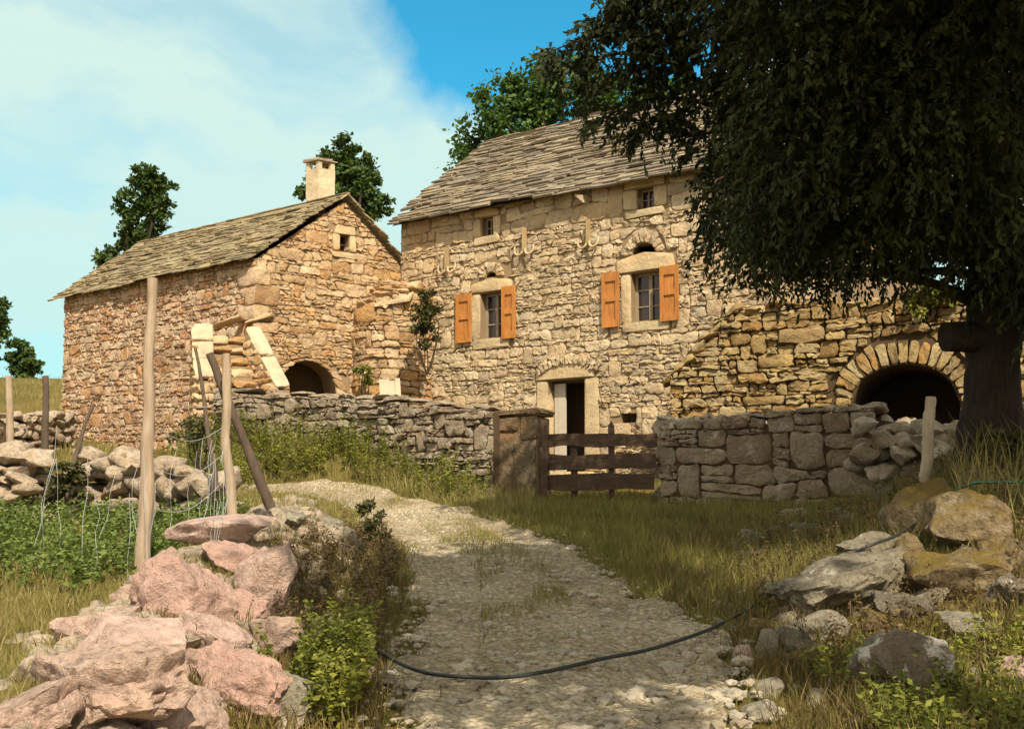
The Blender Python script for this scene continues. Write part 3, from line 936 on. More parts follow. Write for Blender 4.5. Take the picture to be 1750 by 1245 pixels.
    ps.add(np.array([P.pt(t - .12, z + .12, .02), P.pt(t + .1, z + .1, .02), P.pt(t + .1, z - .07, .02), P.pt(t - .09, z + .1, .26), P.pt(t + .09, z + .07, .24), P.pt(t + .08, z - .06, .22), P.pt(t - .06, z - .02, .02)]), [(0, 1, 4, 3), (1, 2, 5, 4)], [(3, 4, 5), (0, 3, 6), (3, 5, 6), (5, 2, 6)])
    build(ps, 'corbel', M['pale_slab'], root)
    return root

make_house()

# hooks on the facade
def make_hook(px, py, label):
    P = HOUSE
    t, z = P.loc(px, py)
    root = empty('wooden_hook', P.pt(t, z - .3, .1), label, 'hook', 'wooden hooks on the farmhouse front')
    a = Acc(); a.pbox(P, t - .03, t + .03, z - .16, z + .3, .07, .15, .004)
    build(a, 'upright', M['hook_wood'], root)
    for sg in (-1, 1):
        b = Acc()
        pts = []
        for k in range(13):
            th = math.pi * k / 12
            pts.append(P.pt(t + sg * (.02 + .105 * (1 - math.cos(th))), z - .12 - .13 * math.sin(th) + (.06 if k == 12 else 0), .11 + .03 * math.sin(th)))
        b.tube(pts, np.linspace(.028, .018, 13), 8)
        build(b, 'prong', M['dressed'], root, smooth=True)
make_hook(769, 448, 'double wooden hook on the house wall above and left of the left window')
make_hook(901, 416, 'double wooden hook on the house wall right of the left attic window')
make_hook(1010, 403, 'double wooden hook on the house wall below the jutting pale stone')

# ------------------------------------------------------------------ barn
def make_barn():
    Pg, Ps = GABLE, SIDE
    corner_t = (np.array([-5.17, 22.18]) - Pg.p) @ Pg.u      # about -3.46
    zE = 4.82 + EYE
    apt, apz = Pg.loc(587, 345)
    root = empty('stone_barn', (-5.17, 22.18, float(G(-5.17, 22.18))), 'low stone barn with a long slate roof, gable and small chimney', 'barn')
    zb = 1.9
    tR = apt + (apt - corner_t) * .85
    zRr = apz - (apz - zE) * .98
    outline = [(corner_t, zb), (tR, zb), (tR, zRr), (apt, apz), (corner_t, zE)]
    wn = (Pg.loc(580, 415)[0], Pg.loc(596, 415)[0], Pg.loc(588, 430)[1], Pg.loc(588, 401)[1])
    tc = Pg.loc(526, 660)[0]; zs = Pg.loc(526, 672)[1]; ztop = Pg.loc(526, 616)[1]
    r_in = (Pg.loc(578, 660)[0] - Pg.loc(480, 660)[0]) / 2
    k = (ztop - zs) / r_in
    lint = Acc(); stone_from_poly(lint, Pg, [(wn[0] - .14, wn[3]), (wn[1] + .17, wn[3]), (wn[1] + .13, wn[3] + .19), (wn[0] - .08, wn[3] + .2)], .05, .005, .004, rnd=False, back=-.2)
    jl = Acc(); stone_from_poly(jl, Pg, rect(wn[0] - .17, wn[0], wn[2], wn[3]), .045, .004, .003, rnd=False, back=-.2, dome=.1)
    jr = Acc(); stone_from_poly(jr, Pg, rect(wn[1], wn[1] + .16, wn[2], wn[3]), .045, .004, .003, rnd=False, back=-.2, dome=.1)
    sil = Acc(); stone_from_poly(sil, Pg, rect(wn[0] - .2, wn[1] + .2, wn[2] - .14, wn[2]), .06, .004, .003, rnd=False, back=-.2, dome=.1)
    r_out = r_in + .34
    fa = Acc()
    facing(fa, Pg, outline, (.06, .18), (.15, .42), holes=[(wn[0] - .17, wn[1] + .17, wn[2] - .14, wn[3] + .19)], arches=[(tc, zs - .25, r_out, zb)], prot=(.014, .055), gap=.007, seed=8, small=.3, aniso=.5, jit=.17)
    n = 11
    for i in range(n):
        th0, th1 = math.pi * i / n, math.pi * (i + 1) / n
        r1 = r_out - random.uniform(0, .06)
        f = lambda r_, th, kk: (tc + r_ * math.cos(th), zs - .25 * (r_ - r_in) / (r_out - r_in) + r_ * kk * math.sin(th))
        stone_from_poly(fa, Pg, [f(r_in, th0, k), f(r1, th0, 1), f(r1, th1, 1), f(r_in, th1, k)], random.uniform(.04, .065), .006, .004)
    ba = Acc()
    backing(ba, Pg, lambda t: (zb, zE + (apz - zE) * (t - corner_t) / (apt - corner_t) if t < apt else apz + (zRr - apz) * (t - apt) / (tR - apt)), list(np.linspace(corner_t, tR, 9)) + [apt], None, [wn], [(tc, zs, r_in, zb, k)])
    reveal(ba, Pg, wn, .3)
    for i in range(12):
        a0, a1 = tc - r_in + 2 * r_in * i / 12, tc - r_in + 2 * r_in * (i + 1) / 12
        f = lambda t: zs + k * math.sqrt(max(0, r_in ** 2 - (t - tc) ** 2))
        ba.add(Pg.pts([(a0, f(a0), 0), (a1, f(a1), 0), (a1, f(a1), -.5), (a0, f(a0), -.5)]), [(0, 1, 2, 3)])
    # long side
    Ls = 7.0
    zW = 4.84 + EYE
    facing(fa2 := Acc(), Ps, [(-Ls, zb), (0, zb), (0, zE), (-Ls, zW)], (.06, .16), (.12, .34), prot=(.014, .055), gap=.007, seed=9, small=.35, aniso=.5, jit=.17)
    backing(ba, Ps, lambda t: (zb, zE + (zW - zE) * (-t / Ls)), np.linspace(-Ls, 0, 8), None, [])
    # quoins at the near corner
    z = zb
    i = 0
    while z < zE - .25:
        h = random.uniform(.22, .42)
        a, b = (.5, .26) if i % 2 else (.28, .5)
        stone_from_poly(fa, Pg, rect(corner_t - .055, corner_t + a, z + .005, min(z + h, zE - .05)), .075, .006, .005, rnd=False, dome=.4)
        stone_from_poly(fa2, Ps, rect(-b, .055, z + .005, min(z + h, zE - .05)), .075, .006, .005, rnd=False, dome=.4)
        z += h; i += 1
    # closed volume behind
    ud = np.append(-Ps.u, 0)
    A = Pg.pt(corner_t, 0); B = Pg.pt(tR, 0); C = Pg.pt(apt, 0)
    e = ud * Ls
    for (p, z_) in ((B, zRr),):
        ba.add([[p[0], p[1], zb], [p[0] + e[0], p[1] + e[1], zb], [p[0] + e[0], p[1] + e[1], z_], [p[0], p[1], z_]], [(0, 1, 2, 3)])
    ba.add([[A[0] + e[0], A[1] + e[1], zb], [B[0] + e[0], B[1] + e[1], zb], [B[0] + e[0], B[1] + e[1], zRr], [C[0] + e[0], C[1] + e[1], apz], [A[0] + e[0], A[1] + e[1], zE]], [(0, 1, 2, 4)], [(2, 3, 4)])
    ba.add(Pg.pts([(corner_t, zb, -1.3), (tR, zb, -1.3), (tR, zRr, -1.3), (corner_t, zE, -1.3)]), [(0, 1, 2, 3)])
    wall = build(fa, 'wall', M['barn_stone'], root, smooth=True, sharp=50)
    side = build(fa2, 'wall', M['side_stone'], root, smooth=True, sharp=50)
    side['label'] = 'reddish long side wall of small rubble'
    build(ba, 'mortar', M['mortar'], wall)
    # roof
    ra = Acc()
    ridge = np.array([C[0], C[1], apz + .1]); eav = np.array([A[0], A[1], zE + .07]); eavr = np.array([B[0], B[1], zRr + .07])
    for (ev, seed) in ((eav, 21), (eavr, 22)):
        w = ridge - ev
        # true direction across the slope, made square to the ridge for the slates
        v3 = w / np.linalg.norm(w); sl = np.linalg.norm(w)
        n3 = np.cross(ud, v3); n3 /= np.linalg.norm(n3); n3 = n3 if n3[2] > 0 else -n3
        o = ev - v3 * .24
        Lr = Ls + .3
        slabs(ra, o, ud, v3, n3, Lr, sl + .24, .105, (.18, .46), .024, seed, over=(.12, .05))
        ra.add([o + v3 * .05, o + ud * Lr + v3 * .05, o + ud * Lr + v3 * (sl + .24), o + v3 * (sl + .24)], [(0, 1, 2, 3)])
    t = -.15
    while t < Ls + .3:
        w = random.uniform(.25, .5)
        c = ridge + ud * (t + w / 2) + np.array([0, 0, .05])
        for ev in (eav, eavr):
            v3 = (ridge - ev) / np.linalg.norm(ridge - ev); n3 = np.cross(ud, v3); n3 /= np.linalg.norm(n3); n3 = n3 if n3[2] > 0 else -n3
            ra.box(c - v3 * .09, ud * w / 2, v3 * .14, n3 * .017, .006)
        t += w
    build(ra, 'roof', M['barn_slate'], root)
    # window
    fr = Acc(); d = -.2
    t0, t1, z0, z1 = wn
    tm = t0 + (t1 - t0) * .33
    fr.pbox(Pg, t0, t0 + .025, z0, z1, d - .02, d + .02); fr.pbox(Pg, tm - .012, tm + .012, z0, z0 + (z1 - z0) * .5, d - .02, d + .02); fr.pbox(Pg, t0 + .025, t1, z0 + (z1 - z0) * .5 - .012, z0 + (z1 - z0) * .5 + .012, d - .02, d + .02)
    wo = build(fr, 'attic_window', M['frame_wood'], root)
    gl = Acc(); gl.add(Pg.pts([(t0 + .002, z0 + .002, -.24), (t1 - .002, z0 + .002, -.24), (t1 - .002, z1 - .002, -.24), (t0 + .002, z1 - .002, -.24)]), [(0, 1, 2, 3)])
    build(gl, 'pane', M['glass'], wo)
    for a, nm in ((lint, 'lintel'), (jl, 'jamb'), (jr, 'jamb'), (sil, 'sill')): build(a, nm, M['dressed'], wo, smooth=True, sharp=40)
    # chimney on the ridge
    c = at(547, 345, 24.0)
    cu = np.append(Pg.u, 0) * .2; cv = ud * .2
    z0, z1 = c[2] - .4, at(547, 292, 24.0)[2]
    ch = Acc()
    ch.box((c[0], c[1], (z0 + z1) / 2), cu, cv, (0, 0, (z1 - z0) / 2), .006)
    zt = at(547, 281, 24.0)[2] + .02
    for i in (-1, 1):
        for j in (-1, 1):
            ch.box(np.array([c[0], c[1], (z1 + zt) / 2]) + cu * .76 * i + cv * .76 * j, cu * .22, cv * .22, (0, 0, (zt - z1) / 2 - .001))
    co = build(ch, 'chimney', M['render'], root)
    cp = Acc()
    cp.box((c[0], c[1], zt + .03), cu * 1.18, cv * 1.18, (0, 0, .028), .012)
    cp.box((c[0] + .02, c[1], zt + .075), cu * .8, cv * .85, (0, 0, .02), .015)
    build(cp, 'chimney_cap', M['slate'], co)
make_barn()

# ------------------------------------------------------------------ outside stair at the barn corner
def make_stair():
    top = at(385, 556, 21.9); bot = at(410, 668, 20.9)
    ax = bot - top; axh = ax.copy(); axh[2] = 0; run = np.linalg.norm(axh); axh /= run
    side = np.array([-axh[1], axh[0], 0])
    if side[0] < 0: side = -side
    root = empty('stone_staircase', (bot[0], bot[1], float(G(bot[0], bot[1]))), 'outdoor stone steps between two pale sloping slabs at the barn corner', 'staircase')
    n = 6
    W = .42
    zg = float(G(bot[0], bot[1])) - .2
    for i in range(n):
        f = i / n
        c = top + axh * run * (f + .5 / n)
        z = top[2] - .1 + (bot[2] - top[2]) * (i + .6) / n
        a = Acc()
        for q in range(2):
            cut = random.uniform(-.3, .3)
            x0, x1 = ((-W, W * cut), (W * cut, W))[q]
            stamp(a, LIB, np.array([c[0], c[1], z - .075]) + side * (x0 + x1) / 2, ((x1 - x0) * .54, run / n * .8, .095), euler(random.gauss(0, .03), random.gauss(0, .04), math.atan2(side[1], side[0]) + random.gauss(0, .05)))
        build(a, 'step', M['barn_stone'], root, smooth=True, sharp=45)
    core_ = Acc()
    for i in range(n):
        c = top + axh * run * ((i + .5) / n)
        z = top[2] - .1 + (bot[2] - top[2]) * (i + .6) / n - .16
        core_.box((c[0], c[1], (z + zg) / 2), side * W * .98, axh * run / n * .5, (0, 0, (z - zg) / 2))
    build(core_, 'stair_core', M['mortar'], root)
    for (p0, p1, w) in ((at(345, 552, 21.6), at(348, 646, 21.0), .2), (at(430, 557, 21.7), at(484, 662, 20.95), .14)):
        d = p1 - p0; L = np.linalg.norm(d); d /= L
        nrm = np.cross(side, d); nrm = nrm if nrm[2] > 0 else -nrm
        a = Acc()
        k = 3 if w > .15 else 2
        for j in range(k):
            c = p0 + d * L * (j + .5) / k
            vv, ff = SLAB[j % len(SLAB)]
            a.add(np.outer(vv[:, 0], side * w * 1.04) + np.outer(vv[:, 1], d * (L / k / 2 * 1.02)) + np.outer(vv[:, 2], nrm * .06) + c, None, ff)
        build(a, 'coping', M['pale_slab'], root, smooth=True, sharp=40)
        b = Acc()
        z = zg
        m = (p0 + p1) / 2
        dh = d.copy(); dh[2] = 0; dh /= np.linalg.norm(dh)
        sw = Acc()
        q0, q1 = p0[:2], p1[:2]
        v = []
        for p in (p0, p1):
            for sg in (-1, 1):
                v += [[*(p + side * w * .9 * sg)[:2], zg], [*(p + side * w * .9 * sg)[:2], p[2] - .05]]
        sw.add(v, [(0, 2, 3, 1), (4, 5, 7, 6), (0, 1, 5, 4), (2, 6, 7, 3)])
        build(sw, 'side_wall', M['mortar'], root)
        for sg in (-1, 1):
            pass
        st = Acc()
        zz = zg
        while zz < p0[2] - .05:
            hh = random.uniform(.1, .2)
            tt = 0
            while tt < L:
                ww = random.uniform(.18, .35)
                f = (tt + ww / 2) / L
                p = p0 + (p1 - p0) * min(f, 1)
                if zz + hh < p[2] - .04:
                    for sg in (-1, 1):
                        stamp(st, LIB, (*(p + side * w * .75 * sg)[:2], zz + hh / 2), (.07, ww * .52, hh * .53), euler(0, 0, math.atan2(dh[1], dh[0]) - math.pi / 2))
                tt += ww
            if zz + hh < p1[2] - .05:
                stamp(st, LIB, (p1[0], p1[1], zz + hh / 2), (w * .95, .09, hh * .53), euler(0, 0, math.atan2(side[1], side[0])))
            zz += hh
        build(st, 'side_wall', M['barn_stone'], root, smooth=True, sharp=50)
    # landing slabs leading to the gable
    a = Acc()
    p0, p1 = at(365, 556, 21.9), at(415, 541, 22.1)
    m = (p0 + p1) / 2; d = (p1 - p0) / 2
    vv, ff = SLAB[0]; a.add(np.outer(vv[:, 0], d) + np.outer(vv[:, 1], (0, .25, 0)) + np.outer(vv[:, 2], (0, 0, .05)) + m, None, ff)
    p0, p1 = at(420, 552, 22.2), at(470, 538, 22.35)
    vv, ff = SLAB[1]; a.add(np.outer(vv[:, 0], (p1 - p0) / 2) + np.outer(vv[:, 1], (0, .2, 0)) + np.outer(vv[:, 2], (0, 0, .05)) + (p0 + p1) / 2, None, ff)
    build(a, 'landing', M['barn_stone'], root, smooth=True, sharp=40)
make_stair()

# ------------------------------------------------------------------ rounded lean-to between barn and house
def make_leanto():
    c = np.array([*at(672, 600, 23.9)[:2]])
    zb, zt = 2.0, at(620, 530, 23.2)[2]
    zr = at(715, 497, 23.2)[2]
    root = empty('stone_lean_to', (c[0], c[1] - 1, float(G(c[0], c[1] - 1))), 'rounded rubble lean-to bulging between the barn gable and the farmhouse', 'lean-to')
    st = Acc(); bk = Acc()
    Rr = 1.0
    Cc = Cyl(c, Rr - .1, math.radians(178))
    La = (Rr - .1) * math.radians(184)
    facing(st, Cc, [(0, zb), (La, zb), (La, zr + .03), (La * .8, zr + .03), (0, zt)], (.09, .24), (.16, .45), prot=(.03, .09), gap=.008, seed=61, small=.3)
    build(st, 'wall', M['barn_stone'], root, smooth=True, sharp=50)
    n = 24
    ang = np.linspace(math.radians(180), math.radians(360), n)
    ztop = lambda x: zt + (zr - zt) * min(1, max(0, (x - c[0] + Rr) / (1.5 * Rr)))
    ring = [c + np.array([math.cos(a), math.sin(a)]) * (Rr - .1) for a in ang]
    v = [[*p, zb] for p in ring] + [[*p, ztop(p[0]) - .02] for p in ring] + [[*c, zr + .3]]
    bk.add(v, [(i, i + 1, n + i + 1, n + i) for i in range(n - 1)], [(n + i, n + i + 1, 2 * n) for i in range(n - 1)])
    build(bk, 'mortar', M['mortar'], root)
    rf = Acc()
    for k in range(4):
        for i in range(14 - 2 * k):
            m = math.radians(188 + i * 170 / (14 - 2 * k))
            f = k / 4
            p = c + np.array([math.cos(m), math.sin(m)]) * Rr * (.86 - f * .9)
            z = ztop(p[0]) * (1 - f) + (zr + .3) * f
            stamp(rf, LIB, (p[0], p[1], z + random.gauss(0, .015)), (random.uniform(.14, .24), .17, .05), euler(random.gauss(0, .08) - .4, random.gauss(0, .1), m + math.pi / 2))
    build(rf, 'roof', M['barn_stone'], root, smooth=True, sharp=50)
    sl = Acc()
    P_ = np.array([at(640, 524, 22.95), at(700, 514, 22.85), at(718, 484, 23.5), at(668, 492, 23.8)])
    up = P_ + np.array([0, 0, .06])
    sl.add(np.vstack([P_, up]), [(3, 2, 1, 0), (4, 5, 6, 7), (0, 1, 5, 4), (1, 2, 6, 5), (2, 3, 7, 6), (3, 0, 4, 7)])
    build(sl, 'roof_slab', M['barn_stone'], root)
make_leanto()

def leaning_boards():
    root = empty('weathered_board', at(668, 690, 21.8), 'grey weathered boards leaning against the lean-to behind the yard wall', 'boards')
    for i in range(4):
        a = Acc()
        b, t = at(655 + i * 9, 690, 21.6), at(652 + i * 9, 648 + random.uniform(-2, 3), 22.0)
        a.box((b + t) / 2, (.05, 0, 0), (t - b) / 2, (0, .012, .004), .004)
        build(a, 'board', M['plank_grey'], root)
leaning_boards()

# ------------------------------------------------------------------ terrace wall with the arch on the right
def make_terrace():
    P = TERR
    tA = P.loc(1146, 700)[0]
    z1 = P.loc(1146, 646)[1]; tB, z2 = P.loc(1252, 560)
    z3 = P.loc(1262, 532)[1]
    tEnd = 8.5
    zt = P.loc(1420, 520)[1]
    zb = 1.9
    tc = P.loc(1545, 640)[0]
    r_in = (P.loc(1638, 665)[0] - P.loc(1452, 665)[0]) / 2
    zs = P.loc(1545, 622)[1] - r_in * .78
    root = empty('terrace_wall', P.pt(2.5, float(G(*P.pt(2.5, 0)[:2]))), 'rough stone terrace wall with a wide dark arch, ramped at the house end', 'wall')
    st = Acc()
    r_out = r_in + .3
    facing(st, P, [(tA, zb), (tEnd, zb), (tEnd, zt), (tB + .1, zt), (tA, z1)], (.06, .19), (.14, .45), arches=[(tc, zs, r_out, zb)], prot=(.02, .12), gap=.009, seed=14, small=.35, aniso=.48, jit=.17)
    n = 19
    for i in range(n):
        th0, th1 = math.pi * i / n, math.pi * (i + 1) / n
        r1 = r_out + random.uniform(-.06, .06)
        k = .78
        f = lambda r_, th: (tc + r_ * math.cos(th), zs + (r_ * .78 if r_ == r_in else r_ - .2 * 0) * math.sin(th) * (1 if r_ == r_in else .93))
        stone_from_poly(st, P, [f(r_in, th0), f(r1, th0), f(r1, th1), f(r_in, th1)], random.uniform(.06, .1), .010, .008)
    # loose stones along the ragged top
    t = tB
    while t < tEnd:
        w = random.uniform(.18, .45)
        p = P.pt(t + w / 2, zt + random.uniform(-.02, .07), -.1 + random.uniform(-.1, .1))
        stamp(st, LIB, p, (w * .55, random.uniform(.15, .25), random.uniform(.04, .09)), euler(random.gauss(0, .1), random.gauss(0, .1), math.atan2(P.u[1], P.u[0])))
        t += w * .9
    for i in range(9):
        f = i / 8
        p = P.pt(tA + (tB - tA) * f, z1 + (zt - z1) * f, -.1)
        stamp(st, LIB, p, (.22, .25, .07), euler(0, -.5, math.atan2(P.u[1], P.u[0])))
    # end face of the ramp
    E = Plane(P.pt(tA, 0)[:2], -P.n)
    zz = zb
    wall = build(st, 'wall', M['terrace_stone'], root, smooth=True, sharp=50)
    ba = Acc()
    ztop = lambda t: z1 + (zt - z1) * min(1, max(0, (t - tA) / (tB - tA)))
    backing(ba, P, lambda t: (zb, ztop(t)), [tA, tB] + list(np.linspace(tB, tEnd, 8)), None, [], [(tc, zs, r_in, zb, .78)])
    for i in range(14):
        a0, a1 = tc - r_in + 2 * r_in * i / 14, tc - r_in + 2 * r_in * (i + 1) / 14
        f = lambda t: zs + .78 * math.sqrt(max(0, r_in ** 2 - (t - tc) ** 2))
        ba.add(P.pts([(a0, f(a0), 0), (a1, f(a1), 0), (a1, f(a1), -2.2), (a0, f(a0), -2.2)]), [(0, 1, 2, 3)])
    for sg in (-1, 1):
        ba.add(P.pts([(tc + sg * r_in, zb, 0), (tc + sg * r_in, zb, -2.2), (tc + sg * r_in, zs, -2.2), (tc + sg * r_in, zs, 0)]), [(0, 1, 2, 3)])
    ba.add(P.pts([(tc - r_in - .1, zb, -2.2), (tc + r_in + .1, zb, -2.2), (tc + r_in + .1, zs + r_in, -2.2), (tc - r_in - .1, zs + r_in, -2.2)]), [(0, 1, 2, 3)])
    # top and left end
    ba.add(P.pts([(tB, zt, 0), (tEnd, zt, 0), (tEnd, zt, -2.6), (tB, zt, -2.6)]), [(0, 1, 2, 3)])
    ba.add(P.pts([(tA, z1, 0), (tB, zt, 0), (tB, zt, -.9), (tA, z1, -.9)]), [(0, 1, 2, 3)])
    ba.add(P.pts([(tA, zb, 0), (tA, z1, 0), (tA, z1, -.9), (tA, zb, -.9)]), [(0, 1, 2, 3)])
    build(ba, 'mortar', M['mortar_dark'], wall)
    # rubble half blocking the arch
    rb = Acc()
    for i in range(40):
        t = tc + random.uniform(-r_in, r_in * .8)
        z = zs - .75 + random.uniform(0, .45) * (1 - abs(t - tc) / r_in * .5)
        s = random.uniform(.1, .22)
        stamp(rb, LIB3, P.pt(t, z, -.25 + random.uniform(-.3, .2)), (s * 1.3, s, s * .8), euler(random.uniform(-.4, .4), random.uniform(-.4, .4), random.uniform(0, 3)))
    build(rb, 'rubble', M['gate_stone'], root, smooth=True, sharp=50)
make_terrace()

# ------------------------------------------------------------------ yard walls, gate, piers
def make_yard_walls():
    root = empty('yard_wall', (*WALL_L[2], float(G(*WALL_L[2]))), 'dry stone yard wall running left from the gate to the barn steps', 'wall')
    pl = WALL_L[1:].copy(); pl[0] += (WALL_L[0] - WALL_L[1]) * .3; tops = WALL_LT[1:]
    st = Acc(); PW = Poly(pl, .2)
    facing(st, PW, [(0, min(float(G(*p)) for p in pl) - .2), (PW.L, float(G(*pl[-1])) - .2), (PW.L, tops[-1] - .04), (PW.L * .5, (tops[0] + tops[-1]) / 2 + .03), (0, tops[0] - .04)], (.07, .2), (.12, .4), prot=(.02, .12), gap=.011, seed=63, small=.4, jit=.2)
    t_ = 0
    while t_ < PW.L:
        w_ = random.uniform(.25, .6); q_ = PW.pts([(t_ + w_ / 2, np.interp(t_ + w_ / 2, PW.cum, tops) + random.uniform(-.03, .015), -.22)])[0]; q2 = PW.pts([(t_ + w_ / 2 + .1, 0, -.22)])[0]
        stamp(st, LIB, q_, (w_ * .54, random.uniform(.24, .3), random.uniform(.035, .06)), euler(random.gauss(0, .05), random.gauss(0, .05), math.atan2(q2[1] - q_[1], q2[0] - q_[0]) + random.gauss(0, .05)))
        t_ += w_
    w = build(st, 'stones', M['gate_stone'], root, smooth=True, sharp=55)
    build(core(pl, tops, .4), 'wall_core', M['mortar_dark'], root)
    # massive end pier: upright dark slabs
    pr = Acc(); pp = WALL_L[:2]
    P = Plane(WALL_L[0], WALL_L[0] - WALL_L[1])
    L = np.linalg.norm(WALL_L[0] - WALL_L[1])
    zg = float(G(*WALL_L[0])) - .2
    zt = (WALL_LT[0] + WALL_LT[1]) / 2
    pr.pbox(P, -L * .97, 0, zg, zt - .04, -.5, .0, .015)
    for (a, b, z0, z1) in ((-L * .97, -L * .45, zg, zt - .3), (-L * .44, .0, zg, zt - .42), (-L * .97, -L * .35, zt - .29, zt - .05), (-L * .34, .0, zt - .41, zt - .05)):
        stone_from_poly(pr, P, rect(a, b, z0, z1, .015), .05, .008, .008, rnd=False, dome=.4)
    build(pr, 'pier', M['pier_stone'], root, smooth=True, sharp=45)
    cp = Acc(); stone_from_poly(cp, P, rect(-L * 1.02, .05, zt - .04, zt + .05, .012), .08, .004, .006, rnd=False, dome=.2, back=-.55)
    cp.pbox(P, -L * 1.02, .04, zt - .035, zt + .045, -.55, .04, .01)
    build(cp, 'pier_cap', M['pier_stone'], root)
    # right wall of the gate
    p0, p1, p2 = at(1128, 850, 16.6), at(1500, 860, 15.3), at(1660, 790, 14.6)
    t0, t1, t2 = at(1135, 722, 16.6)[2], at(1495, 694, 15.3)[2], at(1650, 770, 14.6)[2]
    pl = [p0[:2], p1[:2], p2[:2]]
    root2 = empty('gate_wall', (p0[0], p0[1], float(G(p0[0], p0[1]))), 'shaded wall of large blocks right of the gate, crumbling at its right end', 'wall')
    P2 = Plane(p0[:2], p1[:2] - p0[:2])
    L2 = np.linalg.norm(p1[:2] - p0[:2])
    zg = min(float(G(*p0[:2])), float(G(*p1[:2]))) - .3
    st2 = Acc()
    facing(st2, P2, [(0, zg), (L2, zg), (L2, t1 - .02), (L2 * .75, t1 + .02), (0, t0)], (.14, .34), (.2, .55), prot=(.02, .07), gap=.008, seed=31, small=.4, jit=.25, aniso=.68)
    for i in range(16):
        f = (i + .5) / 16
        stamp(st2, LIB, P2.pt(L2 * f, t0 + (t1 - t0) * f + random.uniform(-.04, .03), -.22), (random.uniform(.13, .24), .27, random.uniform(.05, .09)), euler(random.gauss(0, .08), random.gauss(0, .08), math.atan2(P2.u[1], P2.u[0])))
    # rounded left end
    z = zg
    while z < t0 - .05:
        h = random.uniform(.25, .42)
        stamp(st2, LIB, P2.pt(.02, z + h / 2, -.22), (.2, .27, h * .55), euler(0, 0, math.atan2(P2.u[1], P2.u[0])))
        z += h
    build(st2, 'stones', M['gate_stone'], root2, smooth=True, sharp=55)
    c2 = Acc(); c2.pbox(P2, .05, L2, zg, t0 - .06, -.42, -.004)
    build(c2, 'wall_core', M['mortar_dark'], root2)
    rb = Acc()
    for i in range(130):
        f = random.random()
        p = p1[:2] + (p2[:2] - p1[:2]) * f + np.array([random.gauss(0, .25), random.gauss(0, .3)])
        g = float(G(*p))
        zt_ = t1 + (t2 - t1) * f
        s = random.uniform(.09, .22)
        z = g + (zt_ - g) * random.random() ** 1.1 * .9
        stamp(rb, LIB3, (p[0], p[1], z), (s * 1.35, s, s * .8), euler(random.uniform(-.4, .4), random.uniform(-.4, .4), random.uniform(0, 3)))
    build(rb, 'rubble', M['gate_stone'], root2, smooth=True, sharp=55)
make_yard_walls()

def make_gate():
    a, b = at(921, 845, 16.85), at(1122, 845, 16.55)
    P = Plane(a[:2], b[:2] - a[:2])
    L = np.linalg.norm(b[:2] - a[:2])
    zg = float(G(*((a + b) / 2)[:2]))
    root = empty('wooden_gate', (*((a + b) / 2)[:2], zg), 'dark old wooden gate of wavy planks between two stone walls', 'gate')
    def zz(py): return P.loc(1020, py)[1]
    for (y0, y1, sd, x0, x1) in ((742, 763, 1, 0.0, L + .02), (776, 801, 2, .02, L), (810, 836, 3, .02, L - .03)):
        r_ = Acc(); n = 26
        ts = np.linspace(x0, x1, n)
        lo = zz(y1) + .02 * vn(ts * 2.3, ts * 0 + sd, 40 + sd) + .008 * vn(ts * 9, ts * 0, sd)
        hi = zz(y0) + .02 * vn(ts * 2.0, ts * 0 + sd, 50 + sd) + .008 * vn(ts * 8, ts * 0, sd + 9)
        v = []
        for d in (0.01, .045):
            v += [(t, l, d) for t, l in zip(ts, lo)] + [(t, h, d) for t, h in zip(ts, hi)]
        q = []
        for i in range(n - 1):
            q += [(2 * n + i, 2 * n + i + 1, 3 * n + i + 1, 3 * n + i), (n + i, n + i + 1, i + 1, i), (n + i, 3 * n + i, 3 * n + i + 1, n + i + 1), (i + 1, 2 * n + i + 1, 2 * n + i, i)]
        q += [(0, 2 * n, 3 * n, n), (n - 1, 2 * n - 1, 4 * n - 1, 3 * n - 1)]
        r_.add(P.pts(v), q)
        build(r_, 'rail', M['gate_wood'], root)
    for (px, yt, w, d0) in ((932, 716, .045, .05), (1045, 727, .045, -.045), (981, 750, .05, -.045)):
        u_ = Acc(); t = P.loc(px, 780)[0]
        u_.pbox(P, t - w, t + w, zg - .02, zz(yt), d0, d0 + .05, .005)
        if yt == 727:
            u_.add(P.pts([(t - w, zz(yt) - .01, d0), (t + w, zz(yt) - .01, d0), (t, zz(yt) + .07, d0), (t - w, zz(yt) - .01, d0 + .05), (t + w, zz(yt) - .01, d0 + .05), (t, zz(yt) + .07, d0 + .05)]), [(0, 2, 5, 3), (1, 4, 5, 2)], [(3, 4, 5), (0, 1, 2)])
        build(u_, 'upright', M['gate_wood'], root)
make_gate()

